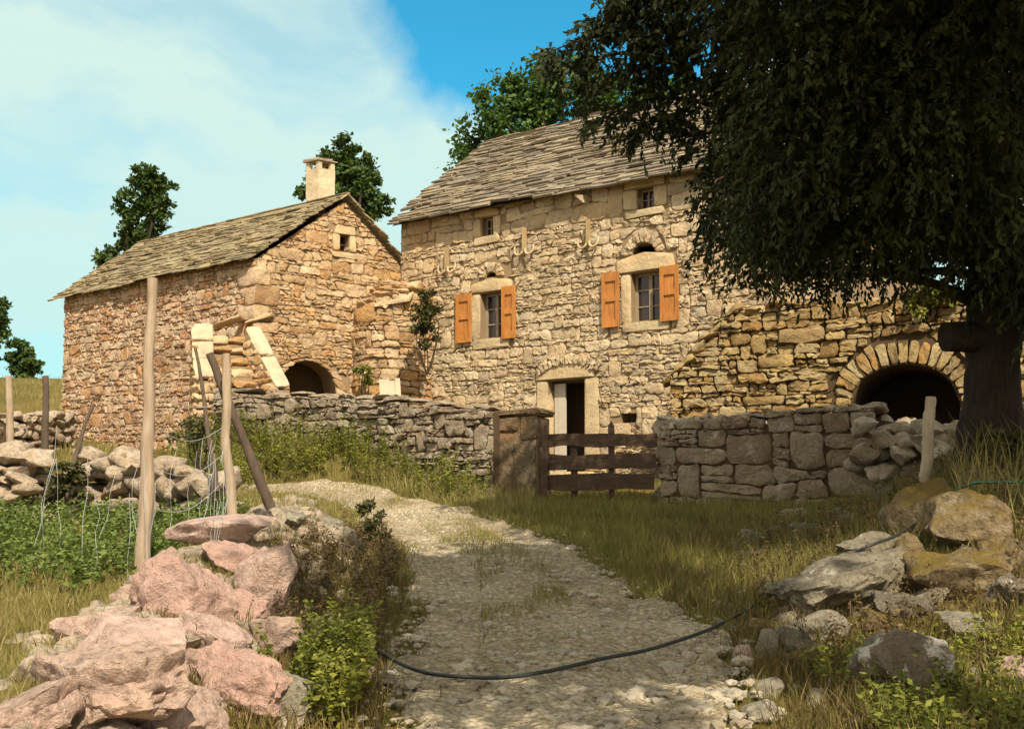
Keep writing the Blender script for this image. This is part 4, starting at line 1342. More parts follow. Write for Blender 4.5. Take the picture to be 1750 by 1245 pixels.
# ------------------------------------------------------------------ garden walls on the left
GW = [at(-60, 860, 14.6), at(60, 850, 14.2), at(150, 860, 13.3), at(260, 870, 12.3), at(370, 880, 11.4)]
def make_garden_wall():
    for (idx, tops, label, nm, sz) in (((2, 3, 4), (780, 790, 815), 'lichen-covered garden wall of pitted boulders behind the leaning poles', 'garden_wall', (.25, .6)),
                              ((0, 1), (775, 772), 'short dry stone wall of flat stones at the left edge of the garden', 'garden_wall', (.25, .5))):
        pl = [GW[i][:2] for i in idx]
        tz = []
        for i, py in zip(idx, tops):
            tz.append(at(200, py, GW[i][1])[2])
        root = empty(nm, (*pl[0], float(G(*pl[0]))), label, 'wall')
        st = Acc(); dry_wall(st, pl, tz, .6, sz, (.09, .18) if len(idx) == 2 else (.13, .26), tilt=.22, lib=LIB + LIB3 if len(idx) == 2 else LIB3, cap=None)
        for t_ in np.linspace(0, 1, 9 if len(idx) == 3 else 4):
            kk = t_ * (len(pl) - 1); i0 = min(int(kk), len(pl) - 2); f_ = kk - i0
            q_ = pl[i0] * (1 - f_) + pl[i0 + 1] * f_
            stamp(st, LIB3, (q_[0], q_[1], tz[i0] * (1 - f_) + tz[i0 + 1] * f_ - .07 + random.uniform(-.05, .05)), (random.uniform(.22, .36), random.uniform(.25, .34), random.uniform(.12, .2)), euler(random.gauss(0, .15), random.gauss(0, .15), random.uniform(-.8, .2)))
        build(st, 'stones', M['garden_stone'], root, smooth=True, sharp=60)
        build(core(pl, [q_ - .25 for q_ in tz], .3, .3), 'wall_core', M['mortar_dark'], root)
    # distant field wall on the hillside
    pl = [at(-120, 740, 22)[:2], at(0, 740, 21.6)[:2], at(104, 745, 24.5)[:2]]
    tz = [at(0, 700, 22)[2], at(0, 702, 21.6)[2], at(104, 706, 24.5)[2]]
    root = empty('field_wall', (*pl[1], float(G(*pl[1]))), 'distant field wall on the slope left of the barn', 'wall')
    st = Acc(); dry_wall(st, pl, tz, .6, (.2, .45), (.12, .22), tilt=.2)
    build(st, 'stones', M['garden_stone'], root, smooth=True, sharp=60)
    build(core(pl, tz, .3, .3), 'wall_core', M['mortar_dark'], root)
make_garden_wall()

# tumbled wall along the track (core stones)
def make_track_wall():
    root = empty('tumbled_wall', (-1.9, 7.5, float(G(-1.9, 7.5))), 'tumbled dry stone wall along the left edge of the track', 'wall')
    st = Acc()
    rg = random.Random(4)
    for i in range(420):
        y = rg.uniform(3.6, 11.6)
        xc = -1.85 - .06 * (y - 5)
        x = xc + rg.gauss(.05, .30)
        if x > np.interp(y, PY, PLx) - .12: continue
        e = abs(x - xc - .1)
        s = rg.uniform(.05, .13) * (1.15 if e < .4 else .8)
        z = float(G(x, y)) + rg.uniform(-.04, .02)
        stamp(st, LIB3, (x, y, z), (s * rg.uniform(1, 1.6), s * rg.uniform(.8, 1.2), s * rg.uniform(.6, .9)), euler(rg.uniform(-.4, .4), rg.uniform(-.4, .4), rg.uniform(0, 6)))
    build(st, 'stones', M['garden_stone'], root, smooth=True, sharp=60)
make_track_wall()

# ------------------------------------------------------------------ single rocks
def rock(px, py, Y, w, h, mat, label, seed, depth=None, rot=(0, 0, 0), name='rock', cuts=9, rough=.2, boxy=2.8, n=4, group=None, freq=1.5, snap=True):
    if snap:
        for _ in range(60):
            b = at(px, py + h * .27, Y)
            Y = max(3.5, min(20, Y + (b[2] - float(G(b[0], b[1])) - 0.0) * 2.0))
    c = at(px, py, Y)
    hw, hh = pxm(w, Y) / 2, pxm(h, Y) / 2
    hd = hw * .8 if depth is None else depth
    v, f = rock_shape(n, seed, boxy, cuts, rough, freq)
    a = Acc(); a.add((v * np.array([hw, hd, hh])) @ euler(*[R(k) for k in rot]).T + c, None, f)
    o = build(a, name, M[mat], base=(c[0], c[1], c[2] - hh), smooth=True, sharp=38)
    tag(o, label, 'rock', group)
    return o
LG = 'big stones of the tumbled wall'
rock(185, 1185, 5.2, 300, 170, 'rock_warm', 'large lumpy ochre rock in the bottom left corner', 1, rot=(0, -8, 10), rough=.3, group=LG, n=5)
rock(245, 1108, 5.7, 205, 125, 'rock_pale', 'smooth pale pink rock with a flat top above the lumpy ochre rock', 2, rot=(0, 12, -15), rough=.12, cuts=12, group=LG, n=5)
rock(325, 1030, 6.6, 210, 150, 'rock_pink', 'pinkish angular rock halfway up the tumbled wall', 3, rot=(8, 22, 20), rough=.22, group=LG, n=5)
rock(438, 1000, 7.0, 130, 170, 'rock_warm', 'tall pitted rock on the track side of the pinkish angular rock', 4, rot=(0, 10, 0), rough=.24, group=LG, n=5)
rock(380, 915, 8.4, 185, 70, 'rock_pale', 'flat pale capstone overhanging a dark gap on the tumbled wall', 5, rot=(0, -6, 12), rough=.16, boxy=3.5, group=LG)
rock(468, 880, 9.0, 110, 40, 'rock_grey', 'thin grey slab lying at the foot of the dark leaning pole', 6, rot=(0, 8, 0), rough=.14, boxy=3.5, group=LG)
rock(400, 1175, 5.4, 190, 130, 'rock_pink', 'broad pink rock with a dark crack at the bottom of the tumbled wall', 7, rot=(0, 18, -8), rough=.26, group=LG, n=5)
rock(130, 1085, 6.0, 95, 70, 'rock_warm', 'small tan rock on the garden side of the smooth pale pink rock', 8, rough=.2, group=LG)
rock(395, 960, 7.8, 130, 70, 'rock_pink', 'ridged rock wedged under the flat pale capstone', 9, rot=(0, 14, 0), rough=.22, group=LG)
rock(470, 1100, 6.0, 110, 100, 'rock_warm', 'mottled rock below the tall pitted rock beside the track weeds', 10, rough=.26, group=LG)
rock(600, 1068, 7.4, 48, 62, 'rock_grey', 'rounded upright grey stone at the left edge of the track', 11, rough=.12, group='stones along the left track edge')
rock(552, 1075, 7.3, 60, 52, 'rock_grey', 'flat-faced grey stone left of the rounded upright one', 12, rough=.14, group='stones along the left track edge')
rock(664, 1162, 6.5, 46, 40, 'rock_grey', 'small round stone beside the near end of the black hose', 13, rough=.12, group='stones along the left track edge')
rock(612, 1150, 6.3, 60, 70, 'rock_warm', 'leaning tan stone among the weeds left of the small round stone', 14, rot=(0, 30, 0), rough=.15, group='stones along the left track edge')
rock(596, 930, 10.8, 48, 62, 'rock_grey', 'banded grey stone standing on edge near the track bend', 15, rough=.12, group='stones along the left track edge')
rock(556, 900, 11.0, 70, 38, 'rock_grey', 'low grey stone behind the banded stone near the track bend', 16, rot=(0, 15, 0), rough=.15, group='stones along the left track edge')
rock(60, 1215, 4.9, 190, 90, 'rock_warm', 'tan rock cut off by the bottom left corner of the picture', 41, rot=(0, -12, 0), rough=.24, group=LG)
rock(300, 1215, 5.0, 190, 120, 'rock_warm', 'grey-brown rock at the bottom edge right of the lumpy ochre rock', 42, rot=(0, 10, 30), rough=.26, group=LG)
rock(480, 1200, 5.6, 110, 110, 'rock_grey', 'dull grey rock at the bottom edge beside the leafy weed', 43, rough=.26, group=LG)
rock(250, 1010, 7.0, 110, 70, 'rock_warm', 'tan rock on the garden side of the pinkish angular rock', 44, rough=.22, group=LG)
rock(360, 1095, 6.0, 130, 90, 'rock_pale', 'pale sloping rock between the smooth pale pink rock and the mottled rock', 45, rot=(0, 22, 0), rough=.18, group=LG)
rock(320, 850, 10.4, 110, 70, 'rock_warm', 'tan rock behind the flat pale capstone at the base of the poles', 46, rough=.22, group=LG)
rock(410, 1040, 6.5, 100, 70, 'rock_pink', 'small pink stone wedged between the pinkish angular rock and the tall pitted rock', 61, rough=.24, group=LG)
rock(190, 1060, 6.3, 100, 50, 'rock_pale', 'thin pale slab on the garden side, tilted towards the pinkish angular rock', 62, rot=(0, -14, 0), rough=.16, boxy=3.6, group=LG)
rock(330, 1140, 5.6, 110, 70, 'rock_warm', 'brown-stained stone wedged left of the broad pink rock', 63, rough=.24, group=LG)
rock(290, 960, 7.6, 90, 54, 'rock_warm', 'tan stone below the left end of the flat pale capstone', 64, rough=.22, group=LG)
RB = 'rocks on the right bank'
rock(1400, 1075, 7.6, 110, 60, 'rock_grey', 'broken grey stone below the left end of the large grey boulder', 51, rot=(0, -10, 0), rough=.24, group=RB)
rock(1500, 1060, 7.7, 90, 46, 'rock_moss', 'small brown stone between the large boulder and the white-patched rock', 52, rough=.22, group=RB)
rock(1580, 1025, 8.0, 90, 34, 'rock_grey', 'narrow pale stone leaning in the dry grass below the pointed brown stone', 53, rot=(0, -28, 0), rough=.14, group=RB)
rock(1365, 1130, 6.8, 60, 40, 'rock_moss', 'brown stone in the dark grass right of the upright rounded stone', 54, rough=.2, group=RB)
rock(1720, 955, 9.0, 90, 90, 'rock_moss', 'rough brown rock at the right edge below the golden moss rock', 55, rough=.24, group=RB)
rock(1345, 1060, 7.6, 60, 34, 'rock_grey', 'small grey stone at the foot of the large grey boulder, nearest the hose', 56, rough=.2, group=RB)
rock(1440, 1000, 8.5, 270, 165, 'rock_grey', 'large grey boulder with white lichen on the right bank', 120, rot=(0, -8, 0), rough=.3, cuts=15, boxy=3.4, group=RB, n=5, depth=.5)
rock(1490, 945, 8.8, 140, 80, 'rock_grey', 'smooth sloping grey rock on top of the large grey boulder', 21, rot=(0, 12, 0), rough=.12, cuts=12, group=RB)
rock(1558, 950, 8.9, 55, 90, 'rock_moss', 'pointed brown stone right of the smooth sloping rock', 22, rot=(0, -10, 0), rough=.18, group=RB)
rock(1545, 1150, 6.2, 185, 150, 'rock_lichen', 'rounded dark rock with big white lichen patches near the bottom right', 23, rot=(0, 6, 0), rough=.16, cuts=7, group=RB, n=5)
rock(1660, 1068, 7.3, 130, 70, 'rock_grey', 'low pale-topped rock behind the white-patched rock', 24, rot=(0, 14, 0), rough=.18, group=RB)
rock(1588, 880, 10.3, 165, 120, 'rock_moss', 'ochre mossy rock under the short wooden post', 25, rot=(0, -22, 0), rough=.2, group=RB)
rock(1672, 900, 9.7, 190, 130, 'rock_moss', 'long rounded rock capped with golden moss below the big tree', 26, rot=(0, 4, 0), rough=.16, group=RB)
rock(1640, 985, 8.9, 190, 110, 'rock_moss', 'brown broken rock below the golden moss rock', 27, rough=.24, group=RB)
rock(1348, 882, 11.3, 64, 48, 'rock_grey', 'pale rock in the grass in front of the gate wall', 28, rough=.18, group=RB)
rock(1280, 947, 10.2, 72, 22, 'rock_grey', 'flat grey slab lying in the grass right of the track', 29, rot=(0, -10, 0), rough=.12, boxy=3.5, group=RB)
rock(1440, 882, 11.0, 60, 30, 'rock_grey', 'broken white stone in the grass left of the ochre mossy rock', 30, rough=.2, group=RB)
rock(1725, 1015, 7.8, 100, 90, 'rock_lichen', 'knobbly lichen stone at the right edge of the picture', 31, rough=.26, group=RB)
rock(1735, 1150, 5.9, 70, 60, 'rock_warm', 'sunlit tan stone in the bright grass at the right edge', 32, rough=.2, group=RB)
rock(1310, 1105, 6.9, 46, 62, 'rock_grey', 'upright rounded stone at the right edge of the track', 33, rough=.14, group=RB)
rock(1272, 1120, 6.8, 40, 40, 'rock_warm', 'small brown stone left of the upright rounded stone', 34, rough=.16, group=RB)
rock(1303, 1180, 6.0, 78, 46, 'rock_grey', 'wedge-shaped pale stone beside the track, tilted to the right', 35, rot=(0, -20, 0), rough=.1, cuts=12, group=RB)
rock(1296, 1216, 5.6, 80, 40, 'rock_grey', 'flat grey stone in front of the wedge-shaped pale stone', 36, rough=.14, group=RB)
rock(1300, 1073, 7.3, 60, 34, 'rock_moss', 'brownish flat stone behind the upright rounded stone', 37, rough=.16, group=RB)
rock(1245, 1150, 6.3, 46, 24, 'rock_grey', 'low stone half sunk in the gravel left of the wedge-shaped stone', 38, rough=.14, group=RB)
rock(965, 1101, 7.2, 34, 26, 'rock_pale', 'single pale stone in the middle of the track', 39, rough=.14)

def buried_rocks():
    rg = random.Random(21)
    protos = []
    for i in range(6):
        v, f = rock_shape(4, 900 + i, 3.0, 14, .28, 1.6)
        a = Acc(); a.add(v, None, f)
        o = build(a, 'rock', M['rock_grey' if i % 3 else 'rock_lichen'], smooth=True, sharp=36)
        protos.append(o)
    spots = []
    for k in range(2000):
        if len(spots) >= 44: break
        y = rg.uniform(5.6, 13.2); x = 1.7 + .2 * max(0, y - 9) + rg.random() * (2.6 + .1 * y)
        if x / y > .5 or (x < 2.6 and y < 6.2): continue
        if all(math.hypot(x - a, y - b) > .3 for a, b in spots): spots.append((x, y))
    for i, (x, y) in enumerate(spots):
        o = protos[i] if i < 6 else protos[i % 6].copy()
        if i >= 6: COL.objects.link(o)
        s_ = rg.uniform(.09, .22)
        o.location = (x, y, float(G(x, y)) + s_ * .12); o.scale = (s_ * rg.uniform(1.0, 1.7), s_ * rg.uniform(.8, 1.1), s_ * rg.uniform(.6, .9))
        o.rotation_euler = (rg.uniform(-.3, .3), rg.uniform(-.35, .35), rg.uniform(0, 6))
        tag(o, 'jagged limestone rock half buried in the dry scrub of the right bank', 'rock', 'half-buried rocks on the right bank')
buried_rocks()

def bank_stones():
    a = Acc(); rg = random.Random(12)
    for i in range(150):
        y = rg.uniform(5.2, 13.5); x = 1.45 + .1 * max(0, y - 9) + rg.random() ** 1.2 * 3.4
        s_ = rg.uniform(.025, .085)
        stamp(a, LIB3, (x, y, float(G(x, y)) + s_ * .25), (s_ * rg.uniform(1, 1.7), s_, s_ * .75), euler(rg.uniform(-.4, .4), rg.uniform(-.4, .4), rg.uniform(0, 6)))
    o = build(a, 'bank_rubble', M['rock_grey'], smooth=True, sharp=45)
    tag(o, 'small stones strewn over the right bank', 'stones', kind='stuff')
bank_stones()

# ------------------------------------------------------------------ poles, posts, hose, wire
def pole(p0, p1, r0, r1, mat, name, label, cat, wob=.02, group=None, n=26):
    p0, p1 = np.array(p0), np.array(p1)
    ts = np.linspace(0, 1, n)
    L = np.linalg.norm(p1 - p0)
    pts = p0 + np.outer(ts, p1 - p0)
    s = random.randint(0, 99)
    pts[:, 0] += wob * vn(ts * 3 * max(1, L), ts * 0, s); pts[:, 1] += wob * vn(ts * 3, ts * 0, s + 7)
    rr = np.linspace(r0, r1, n) * (1 + .12 * vn(ts * 7, ts * 0, s + 3))
    a = Acc(); a.tube(pts, rr, 11, .06)
    o = build(a, name, M[mat], base=p0, smooth=True, sharp=50)
    return tag(o, label, cat, group)
pole(at(243, 1010, 8.0), at(263, 475, 8.0), .052, .036, 'pole_wood', 'fence_pole', 'tall bleached pole standing in the garden, nearest the left', 'pole')
pole(at(394, 900, 9.0), at(383, 604, 9.0), .045, .036, 'pole_wood', 'fence_pole', 'pale upright pole crossing the dark leaning pole', 'pole')
pole(at(465, 868, 9.4), at(356, 603, 9.2), .043, .034, 'dark_pole', 'fence_pole', 'thick dark pole leaning left over the tumbled wall', 'pole')
pole(at(370, 840, 10.8), at(333, 594, 11.2), .03, .016, 'dark_pole', 'fence_pole', 'thin dark stake leaning left in front of the steps', 'pole')
pole(at(122, 800, 13.0), at(158, 690, 13.2), .03, .02, 'dark_pole', 'stake', 'short crooked stake leaning right over the garden wall', 'stake')
pole(at(16, 775, 15.5), at(15, 642, 15.5), .05, .045, 'pole_wood', 'fence_post', 'pale fence post at the far left edge', 'post')
pole(at(78, 775, 15.8), at(76, 642, 15.8), .05, .045, 'dark_pole', 'fence_post', 'dark fence post left of the barn corner', 'post')
pole(at(1580, 830, 11.4), at(1591, 678, 11.4), .062, .058, 'plank_grey', 'fence_post', 'short grey post before the arch on the right bank', 'post')

def hose():
    ctrl = [(560, 1085, 7.4), (600, 1095, 7.2), (640, 1112, 6.95), (700, 1140, 6.55), (760, 1153, 6.35), (840, 1157, 6.25), (920, 1148, 6.35), (1000, 1132, 6.55), (1060, 1119, 6.75), (1130, 1103, 6.95), (1200, 1078, 7.3), (1260, 1050, 7.75), (1320, 1017, 8.2)]
    pts = []
    for (px, py, Y) in ctrl:
        p = at(px, py, Y)
        g = float(G(p[0], p[1])) + .075
        # slide along the view ray until it lies on the ground
        for _ in range(40):
            g = float(G(p[0], p[1])) + .085
            Y = Y + (p[2] - g) * 3.0
            p = at(px, py, Y)
        pts.append(p)
    pts += [at(1400, 972, pts[-1][1] + .15) + np.array([0, -.1, 0]), at(1480, 935, 8.3), at(1530, 915, 8.5), at(1575, 885, 9.3), at(1610, 858, 9.3)]
    P_ = np.array(pts)
    t = np.arange(len(P_)); tt = np.linspace(0, len(P_) - 1, 160)
    def cr(c):
        out = []
        for x in tt:
            i = int(min(len(P_) - 2, math.floor(x))); f = x - i
            p0, p1, p2, p3 = (c[max(0, i - 1)], c[i], c[i + 1], c[min(len(c) - 1, i + 2)])
            out.append(.5 * ((2 * p1) + (-p0 + p2) * f + (2 * p0 - 5 * p1 + 4 * p2 - p3) * f * f + (-p0 + 3 * p1 - 3 * p2 + p3) * f ** 3))
        return np.array(out)
    C = np.column_stack([cr(P_[:, k]) for k in range(3)])
    C[:, 0] += .02 * vn(tt * 1.6, tt * 0, 91); C[:, 1] += .03 * vn(tt * 1.3, tt * 0, 92)
    a = Acc(); a.tube(C, .0115, 8)
    o = build(a, 'water_hose', M['hose'], base=C[0], smooth=True)
    tag(o, 'black rubber hose lying across the track and up the bank', 'hose')
    a = Acc()
    Q = np.array([at(1612, 856, 9.3), at(1640, 832, 9.3), at(1665, 824, 9.3), at(1710, 823, 9.3), at(1770, 824, 9.3), at(1850, 826, 9.3)])
    ts = np.linspace(0, 5, 50)
    C2 = np.column_stack([np.interp(ts, range(6), Q[:, k]) for k in range(3)])
    a.tube(C2, .013, 8)
    o = build(a, 'garden_hose', M['hose_green'], base=C2[0], smooth=True)
    tag(o, 'green garden hose stretched above the golden moss rock', 'hose')
hose()

def wires():
    """old wire netting sagging between the poles"""
    a = Acc()
    rg = random.Random(8)
    strands = []
    for i in range(30):
        px = rg.choice([rg.gauss(245, 30), rg.gauss(375, 16), rg.uniform(50, 420)])
        py = rg.uniform(720, 860)
        Y = rg.uniform(7.6, 9.4)
        L = rg.uniform(.3, 1.0)
        p = at(px, py, Y)
        n = 12
        s = rg.randint(0, 99)
        tt = np.linspace(0, 1, n)
        pts = np.column_stack([p[0] + .025 * vn(tt * 4, tt * 0, s) + tt * rg.uniform(-.1, .05), p[1] + .05 * vn(tt * 4, tt * 0, s + 1), p[2] - tt * L])
        a.tube(pts, .0016, 4, 0, False)
    q0, q1 = at(262, 560, 8.0), at(385, 640, 9.0)
    for k in range(4):
        f = np.linspace(0, 1, 24)
        z0, z1 = q0[2] - .3 * k - .4, q1[2] - .22 * k - .2
        pts = np.column_stack([q0[0] + (q1[0] - q0[0]) * f, q0[1] + (q1[1] - q0[1]) * f, z0 + (z1 - z0) * f - .12 * np.sin(f * math.pi)])
        a.tube(pts, .002, 4, 0, False)
    o = build(a, 'wire_netting', M['wire'], base=at(245, 1000, 8.0))
    tag(o, 'rusty torn wire netting hanging from the garden poles', 'netting')
wires()

# ------------------------------------------------------------------ leaves
def leaf_quads(acc, c, axis, nrm, L, W, fold=0.0):
    """arrays: c base (n,3), axis (n,3), nrm (n,3), L, W (n)"""
    side = np.cross(axis, nrm); side /= np.linalg.norm(side, axis=1)[:, None] + 1e-9
    L = np.asarray(L)[:, None]; W = np.asarray(W)[:, None]
    v = np.stack([c, c + axis * L * .45 + side * W, c + axis * L, c + axis * L * .45 - side * W], 1)
    n = len(c)
    q = np.arange(n * 4).reshape(n, 4)
    acc.add(v.reshape(-1, 3), q)

def unit(v):
    return v / (np.linalg.norm(v, axis=1)[:, None] + 1e-9)

def clump_points(rg, clumps, n, shell=.55):
    w = np.array([c[1][0] * c[1][1] * c[1][2] for c in clumps]) ** .85; w /= w.sum()
    idx = rg.choice(len(clumps), n, p=w)
    d = unit(rg.normal(size=(n, 3)))
    rad = np.where(rg.random(n) < shell, rg.uniform(.75, 1.05, n), rg.uniform(.2, .8, n))
    C = np.array([c[0] for c in clumps])[idx]; H = np.array([c[1] for c in clumps])[idx]
    return C + d * rad[:, None] * H, d

def leafy(acc, clumps, n, L, W, seed, droop=.2, shell=.6):
    rg = np.random.default_rng(seed)
    # second-level tufts so that the outline breaks up
    m = max(4, n // 55)
    tc, td = clump_points(rg, clumps, m, shell)
    k = rg.integers(0, m, n)
    r_ = np.mean([c[1].mean() for c in clumps]) * .2
    p = tc[k] + rg.normal(size=(n, 3)) * r_ * np.array([1, 1, .75])
    ax = unit(rg.normal(size=(n, 3)) + td[k] * .6 + np.array([0, 0, -droop]))
    nr = unit(rg.normal(size=(n, 3)) * .7 + np.array([0, 0, 1.0]) + td[k] * .5)
    leaf_quads(acc, p, ax, nr, rg.uniform(L * .6, L * 1.3, n), rg.uniform(W * .6, W * 1.3, n))

def pclump(px, py, Y, rpx, rpy=None, ry=None):
    rx = pxm(rpx, Y); rz = pxm(rpy or rpx, Y)
    return (at(px, py, Y), np.array([rx, ry or rx, rz]))

def limb(acc, p0, p1, r0, r1, bend=.15, n=8, seg=8, seed=0):
    rg = np.random.default_rng(seed)
    p0, p1 = np.asarray(p0, float), np.asarray(p1, float)
    t = np.linspace(0, 1, n)
    L = np.linalg.norm(p1 - p0)
    off = rg.normal(size=3) * bend * L
    pts = p0 + np.outer(t, p1 - p0) + np.outer(np.sin(t * math.pi), off) + rg.normal(size=(n, 3)) * .012 * L * np.sin(t * math.pi)[:, None]
    acc.tube(pts, np.linspace(r0, r1, n), seg, .06)

def tree(name, clumps, Y, trunk_px, trunk_r, label, mat, n, L, W, seed, group=None, droop=.2):
    base = at(trunk_px, 800, Y); base[2] = float(G(base[0], base[1]))
    root = empty(name, base, label, 'tree', group)
    tr = Acc()
    top = np.mean([c[0] for c in clumps], 0)
    mid = base * .45 + top * .55
    limb(tr, base - np.array([0, 0, .3]), mid, trunk_r, trunk_r * .7, .03, seed=seed)
    for i, c in enumerate(clumps):
        limb(tr, mid - np.array([0, 0, .2 * (i % 3)]), c[0], trunk_r * .45, trunk_r * .1, .08, seed=seed + i + 1, seg=6)
    build(tr, 'trunk', M['bark'], root, smooth=True)
    cr = Acc(); leafy(cr, clumps, n, L, W, seed, droop)
    build(cr, 'crown', M[mat], root)
TG = 'trees behind the buildings'
tree('tree', [pclump(250, 310, 36, 26, 26), pclump(276, 325, 36, 18, 26), pclump(222, 350, 36, 24, 24), pclump(265, 365, 36, 24, 36), pclump(238, 385, 36, 22, 22), pclump(270, 400, 36, 22, 22), pclump(180, 442, 36, 24, 20), pclump(208, 420, 36, 18, 20), pclump(235, 420, 36, 26, 16)], 36, 240, .22,
     'slender dark tree in two lobes behind the long barn roof', 'deep_leaf', 6500, .16, .065, 51, TG)
tree('tree', [pclump(592, 260, 33, 22, 24), pclump(578, 290, 33, 30, 26), pclump(618, 290, 33, 26, 26), pclump(630, 320, 33, 22, 24), pclump(645, 350, 33, 20, 24), pclump(605, 330, 33, 34, 30), pclump(620, 370, 33, 30, 22), pclump(525, 315, 33, 13, 26), pclump(556, 275, 33, 16, 16)], 33, 590, .2,
     'bushy tree rising behind the barn chimney', 'deep_leaf', 8500, .15, .06, 52, TG)
tree('tree', [pclump(870, 145, 33, 22, 32), pclump(850, 190, 33, 46, 36), pclump(920, 165, 33, 56, 46), pclump(990, 160, 33, 66, 60), pclump(1070, 190, 33, 66, 60), pclump(815, 235, 33, 36, 36), pclump(790, 275, 33, 26, 24), pclump(940, 120, 33, 36, 30), pclump(900, 225, 33, 60, 50), pclump(1150, 190, 33, 60, 50)], 33, 960, .3,
     'wide bright green tree behind the farmhouse roof', 'green_leaf', 17000, .16, .062, 53, TG)
tree('tree', [pclump(-2, 530, 42, 18, 26), pclump(-4, 565, 42, 16, 22), pclump(-18, 590, 42, 24, 30)], 42, -12, .16, 'narrow tree cut off by the left edge, left of the barn', 'deep_leaf', 3500, .17, .07, 54, TG)
tree('tree', [pclump(36, 595, 40, 20, 16), pclump(50, 615, 40, 20, 16), pclump(20, 620, 40, 15, 20), pclump(62, 635, 40, 12, 14), pclump(38, 635, 40, 18, 16)], 40, 40, .1, 'small round tree on the slope left of the barn', 'deep_leaf', 2600, .15, .065, 55, TG)

# ------------------------------------------------------------------ the big tree on the right
def big_tree():
    Y0 = 12.0
    base = at(1692, 790, Y0); base[2] = float(G(base[0], base[1])) - .1
    root = empty('big_tree', base, 'huge dark broad-crowned tree overhanging the right half, with a sawn limb', 'tree')
    tr = Acc()
    tp = [base + np.array([0, 0, -.2]), at(1694, 770, Y0), at(1696, 700, Y0), at(1697, 620, Y0), at(1700, 570, Y0), at(1705, 500, Y0), at(1700, 380, Y0 - .1), at(1690, 200, Y0 - .2), at(1680, 0, Y0 - .2), at(1690, -400, Y0)]
    ts = np.linspace(0, len(tp) - 1, 40); tp = np.array(tp)
    pts = np.column_stack([np.interp(ts, range(len(tp)), tp[:, k]) for k in range(3)])
    rad = np.interp(ts, range(len(tp)), [.46, .38, .30, .27, .29, .33, .27, .22, .17, .08])
    tr.tube(pts, rad, 20, .05)
    trunk = build(tr, 'trunk', M['bark'], root, smooth=True)
    sb = Acc(); sb.tube([at(1690, 576, Y0 - .05), at(1640, 575, Y0 - .12), at(1616, 575, Y0 - .15)], [.17, .165, .16], 14, .03)
    build(sb, 'sawn_limb', M['bark'], root, smooth=True, sharp=50)
    C = []
    def c(px, py, Y, rx, rz=None, ry=None): C.append(pclump(px, py, Y, rx, rz, ry))
    # lower skirt and left edge as seen above the track
    c(1275, 405, 12.0, 60, 62); c(1250, 350, 12.2, 55, 70); c(1245, 260, 12.0, 62, 70); c(1285, 160, 11.6, 80, 75); c(1240, 60, 11.4, 85, 75)
    c(1340, 385, 12.0, 90, 80); c(1430, 385, 12.4, 90, 75); c(1520, 390, 12.6, 90, 75); c(1600, 400, 12.4, 70, 80)
    c(1330, 290, 11.6, 110, 110); c(1450, 270, 11.4, 120, 130); c(1580, 280, 11.4, 120, 130); c(1720, 300, 11.4, 110, 120)
    c(1360, 110, 11.2, 130, 120); c(1500, 90, 11.0, 140, 130); c(1660, 90, 11.0, 140, 130); c(1800, 150, 11.2, 130, 150)
    c(1330, 230, 10.2, 80, 100); c(1420, 200, 10.0, 120, 130); c(1560, 220, 9.9, 130, 140); c(1700, 210, 9.8, 120, 140); c(1370, 60, 9.8, 130, 90); c(1520, 50, 9.6, 140, 90); c(1690, 50, 9.5, 140, 100)
    c(1310, 350, 10.9, 75, 75); c(1400, 360, 10.8, 90, 75); c(1500, 355, 10.7, 90, 75); c(1600, 350, 10.6, 80, 85); c(1700, 390, 10.5, 70, 60); c(1770, 360, 10.4, 70, 90)
    c(1280, 470, 12.2, 36, 22); c(1450, 465, 12.4, 50, 24); c(1370, 450, 12.4, 50, 24)
    c(1770, 470, 11.2, 70, 60); c(1665, 455, 11.7, 50, 45); c(1820, 540, 11.3, 60, 60)
    c(1720, 440, 11.4, 70, 60); c(1820, 420, 11.6, 100, 110)
    # upper crown, above the picture
    for (x, y, z, r_) in ((2.9, 9.6, 7.2, 1.6), (4.4, 8.6, 8.2, 2.1), (6.6, 8.8, 8.4, 2.2), (8.6, 9.5, 7.4, 1.9), (5.4, 6.4, 9.2, 2.1), (3.6, 6.8, 7.6, 1.7), (7.4, 6.8, 8.6, 2.1), (5.2, 10.4, 7.2, 1.9), (2.7, 11.4, 7.6, 1.3), (6.2, 4.8, 8.0, 1.7)):
        C.append((np.array([x, y, z]), np.array([r_, r_, r_ * .75])))
    br = Acc()
    fork = pts[24]
    for i, (cc, hh) in enumerate(C):
        o = pts[20 + (i * 7) % 16]
        limb(br, o, cc, .06, .015, .08, seed=700 + i, seg=6, n=7)
    # long outreaching branch to the upper left
    out = []
    for (x0, y0, x1, y1, Ya, Yb) in ((1230, 60, 915, 98, 11.4, 11.0), (1180, 120, 960, 120, 11.4, 11.1), (1160, 60, 1080, 100, 11.3, 11.0), (1180, 10, 1000, 60, 11.3, 11.1), (1200, 100, 1010, 40, 11.4, 11.2), (1200, 140, 990, 150, 11.4, 11.2), (1180, 20, 1040, 10, 11.3, 11.0), (1220, 180, 1010, 215, 11.5, 11.3), (1200, 230, 1090, 230, 11.5, 11.4)):
        p0, p1 = at(x0, y0, Ya), at(x1, y1, Yb)
        n = 10; t = np.linspace(0, 1, n)
        q = p0 + np.outer(t, p1 - p0) + np.outer(np.sin(t * math.pi) * .18, [0, 0, 1])
        br.tube(q, np.linspace(.03, .006, n), 5, .05)
        out.append(q)
    build(br, 'branches', M['twig'], root, smooth=True)
    # drooping sprays of narrow leaves
    rg = np.random.default_rng(77)
    cr = Acc()
    ns = 29000
    tc, td = clump_points(rg, C, ns, .62)
    extra = []
